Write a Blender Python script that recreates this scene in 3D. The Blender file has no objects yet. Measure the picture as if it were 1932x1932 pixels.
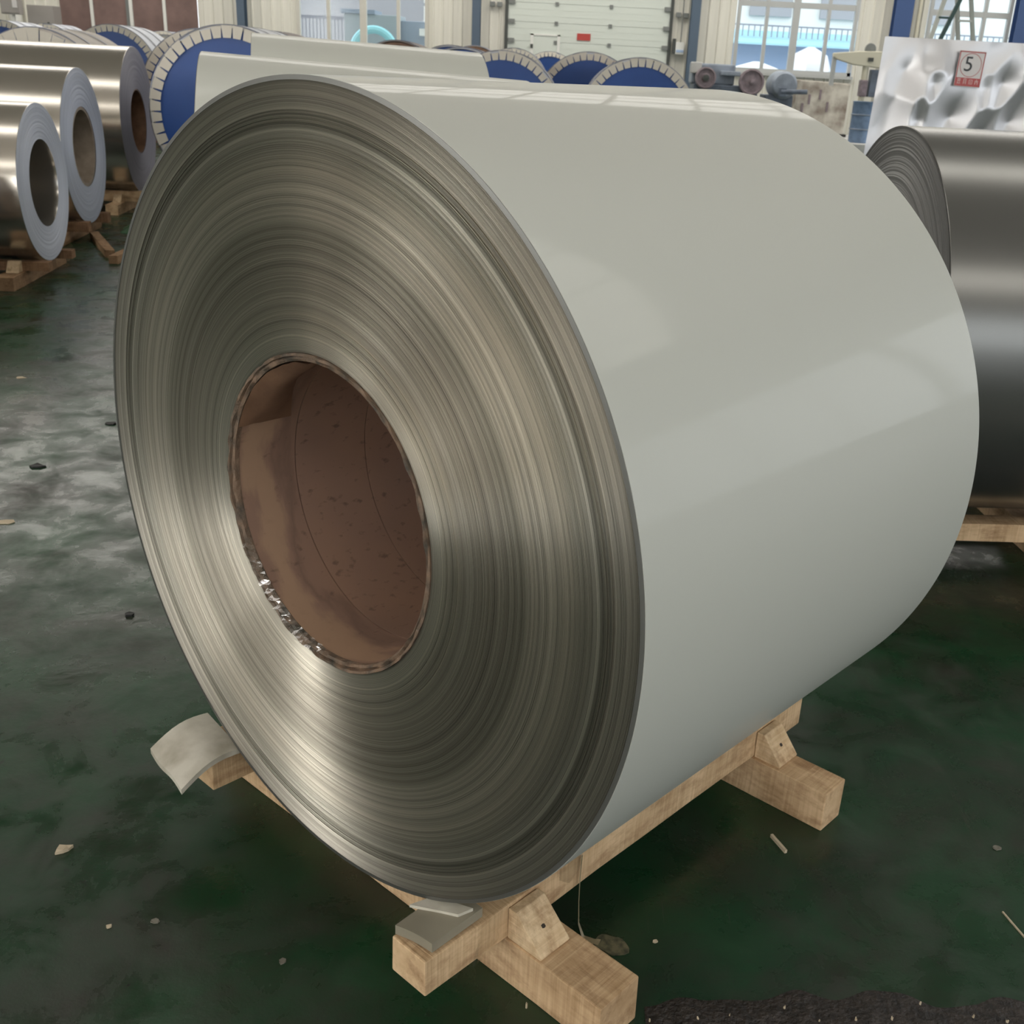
import bpy, bmesh, math, random
from mathutils import Vector, Matrix, noise
random.seed(7)
PI = math.pi
C = bpy.context.scene.collection
SC = bpy.context.scene

# ------------------------------------------------------------------ camera
cd = bpy.data.cameras.new('camera')
cam = bpy.data.objects.new('camera', cd); C.objects.link(cam)
H = 1.5242
cam.matrix_world = Matrix(((0.9987, -0.0519, 0.0, 0.0),
                           (0.0199, 0.3829, -0.9236, 0.0),
                           (0.0479, 0.9223, 0.3834, H),
                           (0, 0, 0, 1)))
cd.sensor_width = 36; cd.sensor_fit = 'HORIZONTAL'
cd.lens = 36 * 2058.1 / 1932
cd.shift_x = -67.3 / 1932; cd.shift_y = 18.0 / 1932
cd.clip_start = 0.05; cd.clip_end = 300
cd.dof.use_dof = True; cd.dof.focus_distance = 1.75; cd.dof.aperture_fstop = 14
SC.camera = cam

# ------------------------------------------------------------------ sky, colour
world = bpy.data.worlds.new('sky'); SC.world = world; world.use_nodes = True
wb = world.node_tree.nodes['Background']
wb.inputs['Color'].default_value = (0.90, 0.95, 1.0, 1); wb.inputs['Strength'].default_value = 2.6
SC.view_settings.view_transform = 'Standard'; SC.view_settings.look = 'None'
SC.view_settings.gamma = 1; SC.view_settings.exposure = 0.0
SC.view_settings.use_curve_mapping = False
SC.cycles.use_denoising = True
SC.cycles.max_bounces = 8; SC.cycles.diffuse_bounces = 4; SC.cycles.glossy_bounces = 4
SC.cycles.caustics_reflective = False; SC.cycles.caustics_refractive = False
SKY_L = 4.0      # roof lights
STREAK_L = 14.0      # unseen panes added for bright streaks on the coil end
FILL_L = 2.4      # unseen window panes added to brighten the coil's painted side

# ------------------------------------------------------------------ materials
def nodes(name):
    m = bpy.data.materials.new(name); m.use_nodes = True
    nt = m.node_tree; return m, nt, nt.nodes['Principled BSDF']
def lnk(nt, a, b): nt.links.new(a, b)
def pm(name, col, rough=0.5, metal=0.0, var=0.0, vs=6.0, col2=None, bump=0.0, bs=60.0, st=(1, 1, 1), spec=0.5, coat=0.0, emit=0.0):
    m, nt, b = nodes(name)
    b.inputs['Base Color'].default_value = (*col, 1); b.inputs['Roughness'].default_value = rough
    b.inputs['Metallic'].default_value = metal; b.inputs['Specular IOR Level'].default_value = spec
    b.inputs['Coat Weight'].default_value = coat; b.inputs['Coat Roughness'].default_value = 0.15
    if emit:
        b.inputs['Emission Color'].default_value = (*col, 1); b.inputs['Emission Strength'].default_value = emit
    if var or bump:
        tc = nt.nodes.new('ShaderNodeTexCoord'); mp = nt.nodes.new('ShaderNodeMapping')
        mp.inputs['Scale'].default_value = st; lnk(nt, tc.outputs['Object'], mp.inputs['Vector'])
    if var:
        n = nt.nodes.new('ShaderNodeTexNoise'); n.inputs['Scale'].default_value = vs; n.inputs['Detail'].default_value = 6
        lnk(nt, mp.outputs['Vector'], n.inputs['Vector'])
        r = nt.nodes.new('ShaderNodeValToRGB')
        c2 = col2 if col2 else tuple(c * (1 - var) for c in col)
        r.color_ramp.elements[0].position = 0.32; r.color_ramp.elements[0].color = (*c2, 1)
        r.color_ramp.elements[1].position = 0.62; r.color_ramp.elements[1].color = (*col, 1)
        lnk(nt, n.outputs['Fac'], r.inputs['Fac']); lnk(nt, r.outputs['Color'], b.inputs['Base Color'])
    if bump:
        n2 = nt.nodes.new('ShaderNodeTexNoise'); n2.inputs['Scale'].default_value = bs; n2.inputs['Detail'].default_value = 4
        lnk(nt, mp.outputs['Vector'], n2.inputs['Vector'])
        bp = nt.nodes.new('ShaderNodeBump'); bp.inputs['Strength'].default_value = bump; bp.inputs['Distance'].default_value = 0.01
        lnk(nt, n2.outputs['Fac'], bp.inputs['Height']); lnk(nt, bp.outputs['Normal'], b.inputs['Normal'])
    return m

def wood(name, axis, c1, c2, saw=0.35):
    """sawn softwood: grain runs along axis, saw marks across it"""
    m, nt, b = nodes(name)
    tc = nt.nodes.new('ShaderNodeTexCoord')
    mp = nt.nodes.new('ShaderNodeMapping'); mp.inputs['Scale'].default_value = (3, 60, 60) if axis == 'x' else ((60, 3, 60) if axis == 'y' else (60, 60, 3))
    lnk(nt, tc.outputs['Object'], mp.inputs['Vector'])
    n = nt.nodes.new('ShaderNodeTexNoise'); n.inputs['Scale'].default_value = 1.0; n.inputs['Detail'].default_value = 5; n.inputs['Roughness'].default_value = 0.6
    lnk(nt, mp.outputs['Vector'], n.inputs['Vector'])
    n3 = nt.nodes.new('ShaderNodeTexNoise'); n3.inputs['Scale'].default_value = 9; n3.inputs['Detail'].default_value = 6
    lnk(nt, tc.outputs['Object'], n3.inputs['Vector'])
    mx = nt.nodes.new('ShaderNodeMath'); mx.operation = 'MULTIPLY_ADD'; mx.inputs[1].default_value = 0.28
    mb = nt.nodes.new('ShaderNodeMath'); mb.operation = 'MULTIPLY'; mb.inputs[1].default_value = 0.62
    lnk(nt, n3.outputs['Fac'], mb.inputs[0]); lnk(nt, n.outputs['Fac'], mx.inputs[0]); lnk(nt, mb.outputs[0], mx.inputs[2])
    mp2 = nt.nodes.new('ShaderNodeMapping')
    mp2.inputs['Scale'].default_value = (170, 6, 6) if axis == 'x' else ((6, 170, 6) if axis == 'y' else (6, 6, 170))
    lnk(nt, tc.outputs['Object'], mp2.inputs['Vector'])
    n2 = nt.nodes.new('ShaderNodeTexNoise'); n2.inputs['Scale'].default_value = 1.0; n2.inputs['Detail'].default_value = 3
    lnk(nt, mp2.outputs['Vector'], n2.inputs['Vector'])
    m2 = nt.nodes.new('ShaderNodeMath'); m2.operation = 'MULTIPLY_ADD'; m2.inputs[1].default_value = 0.45
    lnk(nt, n2.outputs['Fac'], m2.inputs[0]); lnk(nt, mx.outputs[0], m2.inputs[2])
    r = nt.nodes.new('ShaderNodeValToRGB')
    r.color_ramp.elements[0].position = 0.50; r.color_ramp.elements[0].color = (*c2, 1)
    r.color_ramp.elements[1].position = 0.80; r.color_ramp.elements[1].color = (*c1, 1)
    lnk(nt, m2.outputs[0], r.inputs['Fac'])
    n5 = nt.nodes.new('ShaderNodeTexNoise'); n5.inputs['Scale'].default_value = 22; n5.inputs['Detail'].default_value = 8; n5.inputs['Roughness'].default_value = 0.7
    mp5 = nt.nodes.new('ShaderNodeMapping'); mp5.inputs['Scale'].default_value = {'x': (.35, 1, 1), 'y': (1, .35, 1), 'z': (1, 1, .35)}[axis]
    lnk(nt, tc.outputs['Object'], mp5.inputs['Vector']); lnk(nt, mp5.outputs['Vector'], n5.inputs['Vector'])
    r5 = nt.nodes.new('ShaderNodeValToRGB'); r5.color_ramp.elements[0].position = 0.33; r5.color_ramp.elements[0].color = (.50, .42, .36, 1)
    r5.color_ramp.elements[1].position = 0.52; r5.color_ramp.elements[1].color = (1, 1, 1, 1); lnk(nt, n5.outputs['Fac'], r5.inputs['Fac'])
    mm = nt.nodes.new('ShaderNodeMix'); mm.data_type = 'RGBA'; mm.blend_type = 'MULTIPLY'; mm.inputs[0].default_value = 0.75
    lnk(nt, r.outputs['Color'], mm.inputs[6]); lnk(nt, r5.outputs['Color'], mm.inputs[7]); lnk(nt, mm.outputs[2], b.inputs['Base Color'])
    bp = nt.nodes.new('ShaderNodeBump'); bp.inputs['Strength'].default_value = saw * 2; bp.inputs['Distance'].default_value = 0.005
    lnk(nt, m2.outputs[0], bp.inputs['Height']); lnk(nt, bp.outputs['Normal'], b.inputs['Normal'])
    b.inputs['Roughness'].default_value = 0.8; b.inputs['Specular IOR Level'].default_value = 0.2
    return m

def wound(name, bands, rough=0.4, metal=0.85, aniso=0.75, fine=0.16, freq=900.0):
    """sheet edges of a coil end: colour varies only with the radius about local Y"""
    m, nt, b = nodes(name)
    tc = nt.nodes.new('ShaderNodeTexCoord'); sp = nt.nodes.new('ShaderNodeSeparateXYZ')
    lnk(nt, tc.outputs['Object'], sp.inputs[0])
    cx = nt.nodes.new('ShaderNodeCombineXYZ'); lnk(nt, sp.outputs['X'], cx.inputs['X']); lnk(nt, sp.outputs['Z'], cx.inputs['Y'])
    ln = nt.nodes.new('ShaderNodeVectorMath'); ln.operation = 'LENGTH'; lnk(nt, cx.outputs[0], ln.inputs[0])
    # a little wander with angle so the lines are not drawn by a compass
    nw = nt.nodes.new('ShaderNodeTexNoise'); nw.inputs['Scale'].default_value = 2.2; nw.inputs['Detail'].default_value = 1
    lnk(nt, tc.outputs['Object'], nw.inputs['Vector'])
    wa = nt.nodes.new('ShaderNodeMath'); wa.operation = 'MULTIPLY_ADD'; wa.inputs[1].default_value = 0.006
    lnk(nt, nw.outputs['Fac'], wa.inputs[0]); lnk(nt, ln.outputs['Value'], wa.inputs[2])
    outs = []
    for fr, det in ((freq * 0.09, 3), (freq * 0.45, 2), (freq, 0)):
        mu = nt.nodes.new('ShaderNodeMath'); mu.operation = 'MULTIPLY'; mu.inputs[1].default_value = fr
        lnk(nt, wa.outputs[0] if det else ln.outputs['Value'], mu.inputs[0])
        n = nt.nodes.new('ShaderNodeTexNoise'); n.noise_dimensions = '1D'; n.inputs['Scale'].default_value = 1; n.inputs['Detail'].default_value = det
        lnk(nt, mu.outputs[0], n.inputs['W']); outs.append(n.outputs['Fac'])
    a1 = nt.nodes.new('ShaderNodeMath'); a1.operation = 'MULTIPLY_ADD'; a1.inputs[1].default_value = 1.0
    lnk(nt, outs[0], a1.inputs[0]); lnk(nt, outs[1], a1.inputs[2])
    a2 = nt.nodes.new('ShaderNodeMath'); a2.operation = 'MULTIPLY_ADD'; a2.inputs[1].default_value = 0.8
    lnk(nt, outs[2], a2.inputs[0]); lnk(nt, a1.outputs[0], a2.inputs[2])
    mr = nt.nodes.new('ShaderNodeMapRange'); mr.inputs['From Min'].default_value = 0.9; mr.inputs['From Max'].default_value = 1.9
    mr.inputs['To Min'].default_value = 1 - 2.0 * fine; mr.inputs['To Max'].default_value = 1 + 1.6 * fine
    lnk(nt, a2.outputs[0], mr.inputs['Value'])
    r = nt.nodes.new('ShaderNodeValToRGB'); els = r.color_ramp.elements
    while len(els) < len(bands): els.new(0.5)
    for e, (p, c) in zip(els, bands): e.position = p; e.color = (*c, 1)
    lnk(nt, wa.outputs[0], r.inputs['Fac'])
    mm = nt.nodes.new('ShaderNodeVectorMath'); mm.operation = 'SCALE'
    lnk(nt, r.outputs['Color'], mm.inputs[0]); lnk(nt, mr.outputs[0], mm.inputs['Scale'])
    lnk(nt, mm.outputs[0], b.inputs['Base Color'])
    b.inputs['Metallic'].default_value = metal; b.inputs['Roughness'].default_value = rough
    b.inputs['Anisotropic'].default_value = aniso; b.inputs['Anisotropic Rotation'].default_value = 0.25
    tg = nt.nodes.new('ShaderNodeTangent'); tg.direction_type = 'RADIAL'; tg.axis = 'Y'
    lnk(nt, tg.outputs[0], b.inputs['Tangent'])
    bp = nt.nodes.new('ShaderNodeBump'); bp.inputs['Strength'].default_value = 0.12; bp.inputs['Distance'].default_value = 0.0006
    lnk(nt, a2.outputs[0], bp.inputs['Height']); lnk(nt, bp.outputs['Normal'], b.inputs['Normal'])
    return m

def glassy(name, tint=(0.95, 0.98, 1.0), gloss=0.1):
    m = bpy.data.materials.new(name); m.use_nodes = True; nt = m.node_tree; nt.nodes.clear()
    o = nt.nodes.new('ShaderNodeOutputMaterial'); t = nt.nodes.new('ShaderNodeBsdfTransparent'); g = nt.nodes.new('ShaderNodeBsdfGlossy')
    x = nt.nodes.new('ShaderNodeMixShader'); t.inputs[0].default_value = (*tint, 1); g.inputs['Roughness'].default_value = 0.12
    x.inputs[0].default_value = gloss
    lnk(nt, t.outputs[0], x.inputs[1]); lnk(nt, g.outputs[0], x.inputs[2]); lnk(nt, x.outputs[0], o.inputs[0]); return m
def lamp_mat(name, col, s):
    m = bpy.data.materials.new(name); m.use_nodes = True; nt = m.node_tree; nt.nodes.clear()
    o = nt.nodes.new('ShaderNodeOutputMaterial'); e = nt.nodes.new('ShaderNodeEmission')
    e.inputs[0].default_value = (*col, 1); e.inputs[1].default_value = s; lnk(nt, e.outputs[0], o.inputs[0]); return m

def floor_mat():
    m, nt, b = nodes('green floor paint')
    tc = nt.nodes.new('ShaderNodeTexCoord')
    def nz(scale, det, rot=0, st=(1, 1, 1), rough=0.55, dist=0.0):
        mp = nt.nodes.new('ShaderNodeMapping'); mp.inputs['Scale'].default_value = st; mp.inputs['Rotation'].default_value = (0, 0, rot)
        lnk(nt, tc.outputs['Object'], mp.inputs['Vector'])
        n = nt.nodes.new('ShaderNodeTexNoise'); n.inputs['Scale'].default_value = scale; n.inputs['Detail'].default_value = det
        n.inputs['Roughness'].default_value = rough; n.inputs['Distortion'].default_value = dist
        lnk(nt, mp.outputs['Vector'], n.inputs['Vector']); return n.outputs['Fac']
    def ramp(f, p0, p1, c0=(0, 0, 0), c1=(1, 1, 1)):
        r = nt.nodes.new('ShaderNodeValToRGB'); r.color_ramp.elements[0].position = p0; r.color_ramp.elements[1].position = p1
        r.color_ramp.elements[0].color = (*c0, 1); r.color_ramp.elements[1].color = (*c1, 1); lnk(nt, f, r.inputs['Fac']); return r.outputs['Color']
    def mix(f, a, bb):
        x = nt.nodes.new('ShaderNodeMix'); x.data_type = 'RGBA'; lnk(nt, f, x.inputs[0])
        for v, i in ((a, 6), (bb, 7)):
            if isinstance(v, tuple): x.inputs[i].default_value = (*v, 1)
            else: lnk(nt, v, x.inputs[i])
        return x.outputs[2]
    green = ramp(nz(2.6, 5), 0.3, 0.72, (0.0068, 0.028, 0.012), (0.011, 0.056, 0.0215))
    dirt = ramp(nz(2.3, 12, dist=0.35, rough=0.68), 0.43, 0.69)
    c = mix(dirt, green, (0.026, 0.025, 0.019))
    streak = ramp(nz(1.0, 6, rot=0.95, st=(22, 1.4, 1), rough=0.7), 0.62, 0.82)
    c = mix(streak, c, (0.045, 0.05, 0.036))
    scr = ramp(nz(1.0, 4, rot=0.62, st=(150, 2.2, 1), rough=0.75), 0.66, 0.74)
    c = mix(scr, c, (0.05, 0.06, 0.045))
    spots = ramp(nz(44, 8, rough=0.7, st=(1, 0.6, 1)), 0.60, 0.74)
    c = mix(spots, c, (0.014, 0.014, 0.013))
    lnk(nt, c, b.inputs['Base Color'])
    rr = ramp(nz(5.5, 8, rough=0.65, dist=0.4), 0.36, 0.66, (0.17,) * 3, (0.50,) * 3); lnk(nt, rr, b.inputs['Roughness'])
    bp = nt.nodes.new('ShaderNodeBump'); bp.inputs['Strength'].default_value = 0.12; bp.inputs['Distance'].default_value = 0.01
    lnk(nt, nz(14, 8, rough=0.65), bp.inputs['Height']); lnk(nt, bp.outputs['Normal'], b.inputs['Normal'])
    b.inputs['Specular IOR Level'].default_value = 0.48
    return m

M = {}
M['floor'] = floor_mat()
M['paint'] = pm('off-white coil coating', (0.505, 0.515, 0.468), 0.48, spec=0.33, coat=0.19)
M['paint'].node_tree.nodes['Principled BSDF'].inputs['Coat Roughness'].default_value = 0.06
M['paint_edge'] = pm('sheet rim', (0.20, 0.20, 0.19), 0.4, 0.8)
g0 = (0.39, 0.365, 0.32)
M['wound'] = wound('wound sheet edges', [(0.0, g0), (0.300, (0.488, 0.455, 0.381)), (0.340, (0.403, 0.370, 0.307)), (0.420, (0.350, 0.320, 0.265)), (0.474, (0.318, 0.295, 0.242)), (0.481, (0.466, 0.430, 0.358)),
    (0.560, (0.445, 0.410, 0.339)), (0.584, (0.329, 0.310, 0.260)), (0.606, (0.456, 0.430, 0.363)), (0.618, (0.170, 0.160, 0.130)), (0.624, (0.424, 0.400, 0.335)), (0.628, (0.180, 0.170, 0.140)), (0.634, (0.424, 0.395, 0.335)), (0.676, (0.339, 0.315, 0.270)), (0.686, (0.106, 0.100, 0.084))], rough=0.37, metal=0.88, aniso=0.92, fine=0.22)
M['wound_dark'] = wound('dark wound edges', [(0.0, (0.22, 0.22, 0.22)), (0.45, (0.26, 0.26, 0.26)), (0.62, (0.20, 0.20, 0.20))], rough=0.5, metal=0.6, aniso=0.5, fine=0.12, freq=400)
M['wound_blue'] = wound('pale wound edges', [(0.0, (0.55, 0.58, 0.66)), (0.4, (0.62, 0.65, 0.73)), (0.6, (0.50, 0.53, 0.60))], rough=0.55, metal=0.4, aniso=0.4, fine=0.05, freq=300)
M['wound_plum'] = wound('shaded wound edges', [(0.0, (0.30, 0.29, 0.34)), (0.6, (0.36, 0.35, 0.40))], rough=0.5, metal=0.5, aniso=0.4, fine=0.06, freq=300)  # plum grey end of the largest aluminium coil
M['alu'] = pm('bright aluminium sheet', (0.64, 0.60, 0.54), 0.22, 0.88, bump=0.03, bs=3, st=(1, 0.2, 1))
M['alu_in'] = pm('ridged aluminium bore', (0.66, 0.62, 0.56), 0.18, 0.9)
M['steel_dark'] = pm('dark grey coated sheet', (0.21, 0.21, 0.20), 0.27, 0.78)
M['kraft'] = pm('brown paper core', (0.245, 0.140, 0.085), 0.42, 0, 0.45, 11, (0.155, 0.085, 0.052), 0.05, 90, spec=0.35)
M['kraft_pale'] = pm('taupe paper core', (0.36, 0.29, 0.225), 0.6, 0, 0.3, 11)
M['kraft_in'] = M['kraft']
def core_mat():
    m, nt, b = nodes('speckled paper core')
    tc = nt.nodes.new('ShaderNodeTexCoord')
    def nz(s, d, st):
        mp = nt.nodes.new('ShaderNodeMapping'); mp.inputs['Scale'].default_value = st; lnk(nt, tc.outputs['Object'], mp.inputs['Vector'])
        n = nt.nodes.new('ShaderNodeTexNoise'); n.inputs['Scale'].default_value = s; n.inputs['Detail'].default_value = d
        lnk(nt, mp.outputs['Vector'], n.inputs['Vector']); return n.outputs['Fac']
    def ramp(f, a, c):
        r = nt.nodes.new('ShaderNodeValToRGB'); r.color_ramp.elements[0].position = a; r.color_ramp.elements[1].position = c; lnk(nt, f, r.inputs['Fac']); return r.outputs['Color']
    def mix(f, a, c):
        x = nt.nodes.new('ShaderNodeMix'); x.data_type = 'RGBA'; lnk(nt, f, x.inputs[0])
        for v, i in ((a, 6), (c, 7)):
            if isinstance(v, tuple): x.inputs[i].default_value = (*v, 1)
            else: lnk(nt, v, x.inputs[i])
        return x.outputs[2]
    c = mix(ramp(nz(5, 4, (1, 1, 1)), 0.35, 0.7), (0.325, 0.20, 0.14), (0.27, 0.172, 0.13))
    c = mix(ramp(nz(70, 3, (1, 0.6, 1)), 0.60, 0.72), c, (0.18, 0.112, 0.083))
    # worn, peeled band near the mouth of the tube
    sp = nt.nodes.new('ShaderNodeSeparateXYZ'); lnk(nt, tc.outputs['Object'], sp.inputs[0])
    ad = nt.nodes.new('ShaderNodeMath'); ad.operation = 'MULTIPLY_ADD'; ad.inputs[1].default_value = 0.16
    lnk(nt, nz(7, 6, (1, 2.5, 1)), ad.inputs[0]); lnk(nt, sp.outputs['Y'], ad.inputs[2])
    band = nt.nodes.new('ShaderNodeValToRGB'); e = band.color_ramp.elements
    e[0].position = 0.10; e[0].color = (0, 0, 0, 1); e[1].position = 0.118; e[1].color = (0.75, 0.75, 0.75, 1)
    for p, v in ((0.150, 0.75), (0.165, 0.0)): q = e.new(p); q.color = (v, v, v, 1)
    lnk(nt, ad.outputs[0], band.inputs['Fac'])
    c = mix(band.outputs['Color'], c, (0.42, 0.275, 0.18))
    band2 = nt.nodes.new('ShaderNodeValToRGB'); e = band2.color_ramp.elements
    e[0].position = 0.165; e[0].color = (0, 0, 0, 1); e[1].position = 0.18; e[1].color = (0.6, 0.6, 0.6, 1)
    q = e.new(0.20); q.color = (0, 0, 0, 1)
    lnk(nt, ad.outputs[0], band2.inputs['Fac'])
    c = mix(band2.outputs['Color'], c, (0.17, 0.11, 0.085))
    lnk(nt, c, b.inputs['Base Color']); b.inputs['Roughness'].default_value = 0.33; b.inputs['Specular IOR Level'].default_value = 0.4
    return m
M['core'] = core_mat()
M['core_rim'] = pm('torn core rim', (0.20, 0.13, 0.085), 0.7, 0, 0.6, 30, (0.05, 0.045, 0.035), 0.6, 60)
M['wood_x'] = wood('sawn pine across', 'x', (0.66, 0.47, 0.285), (0.42, 0.275, 0.15))
M['wood_y'] = wood('sawn pine along', 'y', (0.68, 0.49, 0.30), (0.43, 0.285, 0.155))
M['wood_z'] = wood('split pine', 'z', (0.74, 0.57, 0.37), (0.54, 0.38, 0.22), 0.5)
M['wood_old'] = wood('old brown timber', 'y', (0.30, 0.18, 0.10), (0.16, 0.09, 0.05))
M['wood_oldx'] = wood('old brown timber across', 'x', (0.36, 0.23, 0.13), (0.2, 0.12, 0.065))
M['nail'] = pm('nail hole', (0.03, 0.022, 0.015), 0.8)
M['rubber'] = pm('olive grey rubber', (0.27, 0.245, 0.185), 0.5, 0, 0.15, 9)
M['rubber_edge'] = pm('pale rubber edge', (0.33, 0.31, 0.26), 0.7)
M['foam'] = pm('dirty white foam', (0.56, 0.53, 0.45), 0.6, 0, 0.5, 13, (0.34, 0.31, 0.24), 0.05, 40)
M['film'] = glassy('clear plastic film', (0.97, 0.965, 0.95), 0.16)
M['strapfilm'] = pm('yellowed tape', (0.30, 0.25, 0.15), 0.35, 0, 0.3, 40)
M['sticker'] = pm('scuffed grey tape end', (0.16, 0.15, 0.09), 0.35, 0, 0.7, 90, (0.05, 0.055, 0.035))
M['soil'] = pm('black oily dirt', (0.040, 0.031, 0.026), 0.6, 0, 0.5, 60, (0.010, 0.008, 0.007), 1.0, 120)
M['chip'] = pm('pale wood chip', (0.5, 0.42, 0.3), 0.8)
M['chip_dark'] = pm('grey scrap', (0.16, 0.15, 0.12), 0.8)
M['blackbit'] = pm('black lump', (0.012, 0.012, 0.011), 0.6)
M['bluecap'] = pm('blue end board', (0.020, 0.078, 0.30), 0.45, 0, 0.12, 3)
M['tab'] = pm('white paper tab', (0.66, 0.62, 0.54), 0.7)
M['wrap'] = pm('pale blue wrap', (0.60, 0.63, 0.70), 0.4, 0, 0.12, 4, bump=0.15, bs=8)  # bluish sky reflection put into the white wrap's colour
M['wrap_warm'] = pm('pale kraft wrap', (0.55, 0.50, 0.45), 0.6, 0, 0.15, 4, bump=0.1, bs=8)
M['wrap_brown'] = pm('brown kraft wrap', (0.30, 0.25, 0.22), 0.7)
M['strap'] = pm('steel strap', (0.20, 0.21, 0.25), 0.4, 0.7)
M['cream'] = pm('cream wall sheet', (0.74, 0.72, 0.64), 0.5, 0, 0.12, 1.5, st=(3, 1, 0.3))
M['frame'] = pm('grey window frame', (0.42, 0.43, 0.42), 0.5)
M['frame_cream'] = pm('cream window frame', (0.55, 0.53, 0.47), 0.5)
M['glass'] = glassy('window glass', (0.94, 0.97, 0.98), 0.015)
M['door'] = pm('pale green-white door panel', (0.60, 0.64, 0.585), 0.45)
M['dark_metal'] = pm('dark rubber seal', (0.055, 0.06, 0.055), 0.6)
M['grey_metal'] = pm('grey hinge', (0.20, 0.21, 0.20), 0.5, 0.4)
M['white'] = pm('white paint', (0.72, 0.72, 0.68), 0.5)
M['red'] = pm('red plate', (0.42, 0.05, 0.04), 0.5)
M['column'] = pm('slate blue steel paint', (0.075, 0.11, 0.155), 0.45)  # backlit slate tone of the columns put into the colour
M['column_blue'] = pm('blue steel paint', (0.035, 0.075, 0.20), 0.45)
M['maroon'] = pm('maroon boards', (0.21, 0.135, 0.12), 0.7, 0, 0.3, 2.2)
M['cabinet'] = pm('grey cabinet paint', (0.32, 0.30, 0.28), 0.5)
M['yellow'] = pm('yellow label', (0.62, 0.52, 0.16), 0.6)
M['machine'] = pm('blue grey machine paint', (0.13, 0.16, 0.21), 0.5, 0, 0.4, 5)
M['machine_lt'] = pm('pale blue grey machine paint', (0.26, 0.30, 0.36), 0.5, 0, 0.3, 5)
M['wheel'] = pm('dull pink grey wheel', (0.25, 0.20, 0.22), 0.6, 0, 0.3, 12)
M['tank'] = pm('stained whitewashed block', (0.58, 0.55, 0.48), 0.8, 0, 0.6, 2.6, (0.20, 0.16, 0.13), 0.1, 6)
M['concrete'] = pm('pale concrete', (0.52, 0.52, 0.50), 0.8, 0, 0.2, 3)
M['armcream'] = pm('cream machine paint', (0.60, 0.57, 0.45), 0.5)
M['drum'] = pm('blue drum paint', (0.17, 0.25, 0.38), 0.35, 0.3, 0.3, 8)
M['foil'] = pm('crumpled silver foil', (0.70, 0.70, 0.72), 0.40, 0.8)
M['paper'] = pm('white paper', (0.66, 0.64, 0.63), 0.6)
M['ink_red'] = pm('red print', (0.45, 0.10, 0.10), 0.6)
M['ink_black'] = pm('black print', (0.04, 0.045, 0.05), 0.6)
M['ink_white'] = pm('white print', (0.72, 0.60, 0.58), 0.6)
M['ladder_lt'] = pm('pale ladder rail', (0.50, 0.52, 0.47), 0.4, 0.3)
M['ladder_dk'] = pm('dark green ladder rail', (0.03, 0.075, 0.07), 0.4)
M['tape'] = pm('orange label tape', (0.62, 0.30, 0.02), 0.35)
M['tape_red'] = pm('red sticky tape', (0.42, 0.10, 0.09), 0.4)
M['roof'] = pm('roof sheet', (0.62, 0.55, 0.49), 0.7)
M['hallwall'] = pm('hall wall sheet', (0.30, 0.29, 0.26), 0.7)
M['skylight'] = lamp_mat('sunlit roof light', (1.0, 0.96, 0.89), SKY_L)
M['daywin'] = lamp_mat('daylit window', (0.93, 0.97, 1.0), FILL_L)
M['daywin_sun'] = lamp_mat('sunlit opening', (1.0, .98, .94), STREAK_L)
M['ground'] = pm('yard ground', (0.45, 0.44, 0.42), 0.9)
M['far_white'] = pm('far white wall', (0.75, 0.74, 0.70), 0.7)
M['far_grey'] = pm('far grey panel', (0.34, 0.335, 0.35), 0.7)
M['far_cyan'] = pm('pale cyan awning', (0.33, 0.58, 0.68), 0.6)
M['far_blue'] = pm('pale blue wall', (0.36, 0.47, 0.66), 0.6)
M['cyan'] = pm('cyan duct', (0.28, 0.62, 0.66), 0.5)
M['haze_blue'] = pm('hazy blue housing', (0.24, 0.29, 0.35), 0.6)
M['haze_grey'] = pm('hazy grey housing', (0.32, 0.36, 0.37), 0.6)
M['rail'] = pm('grey railing', (0.20, 0.21, 0.25), 0.6)

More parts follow.
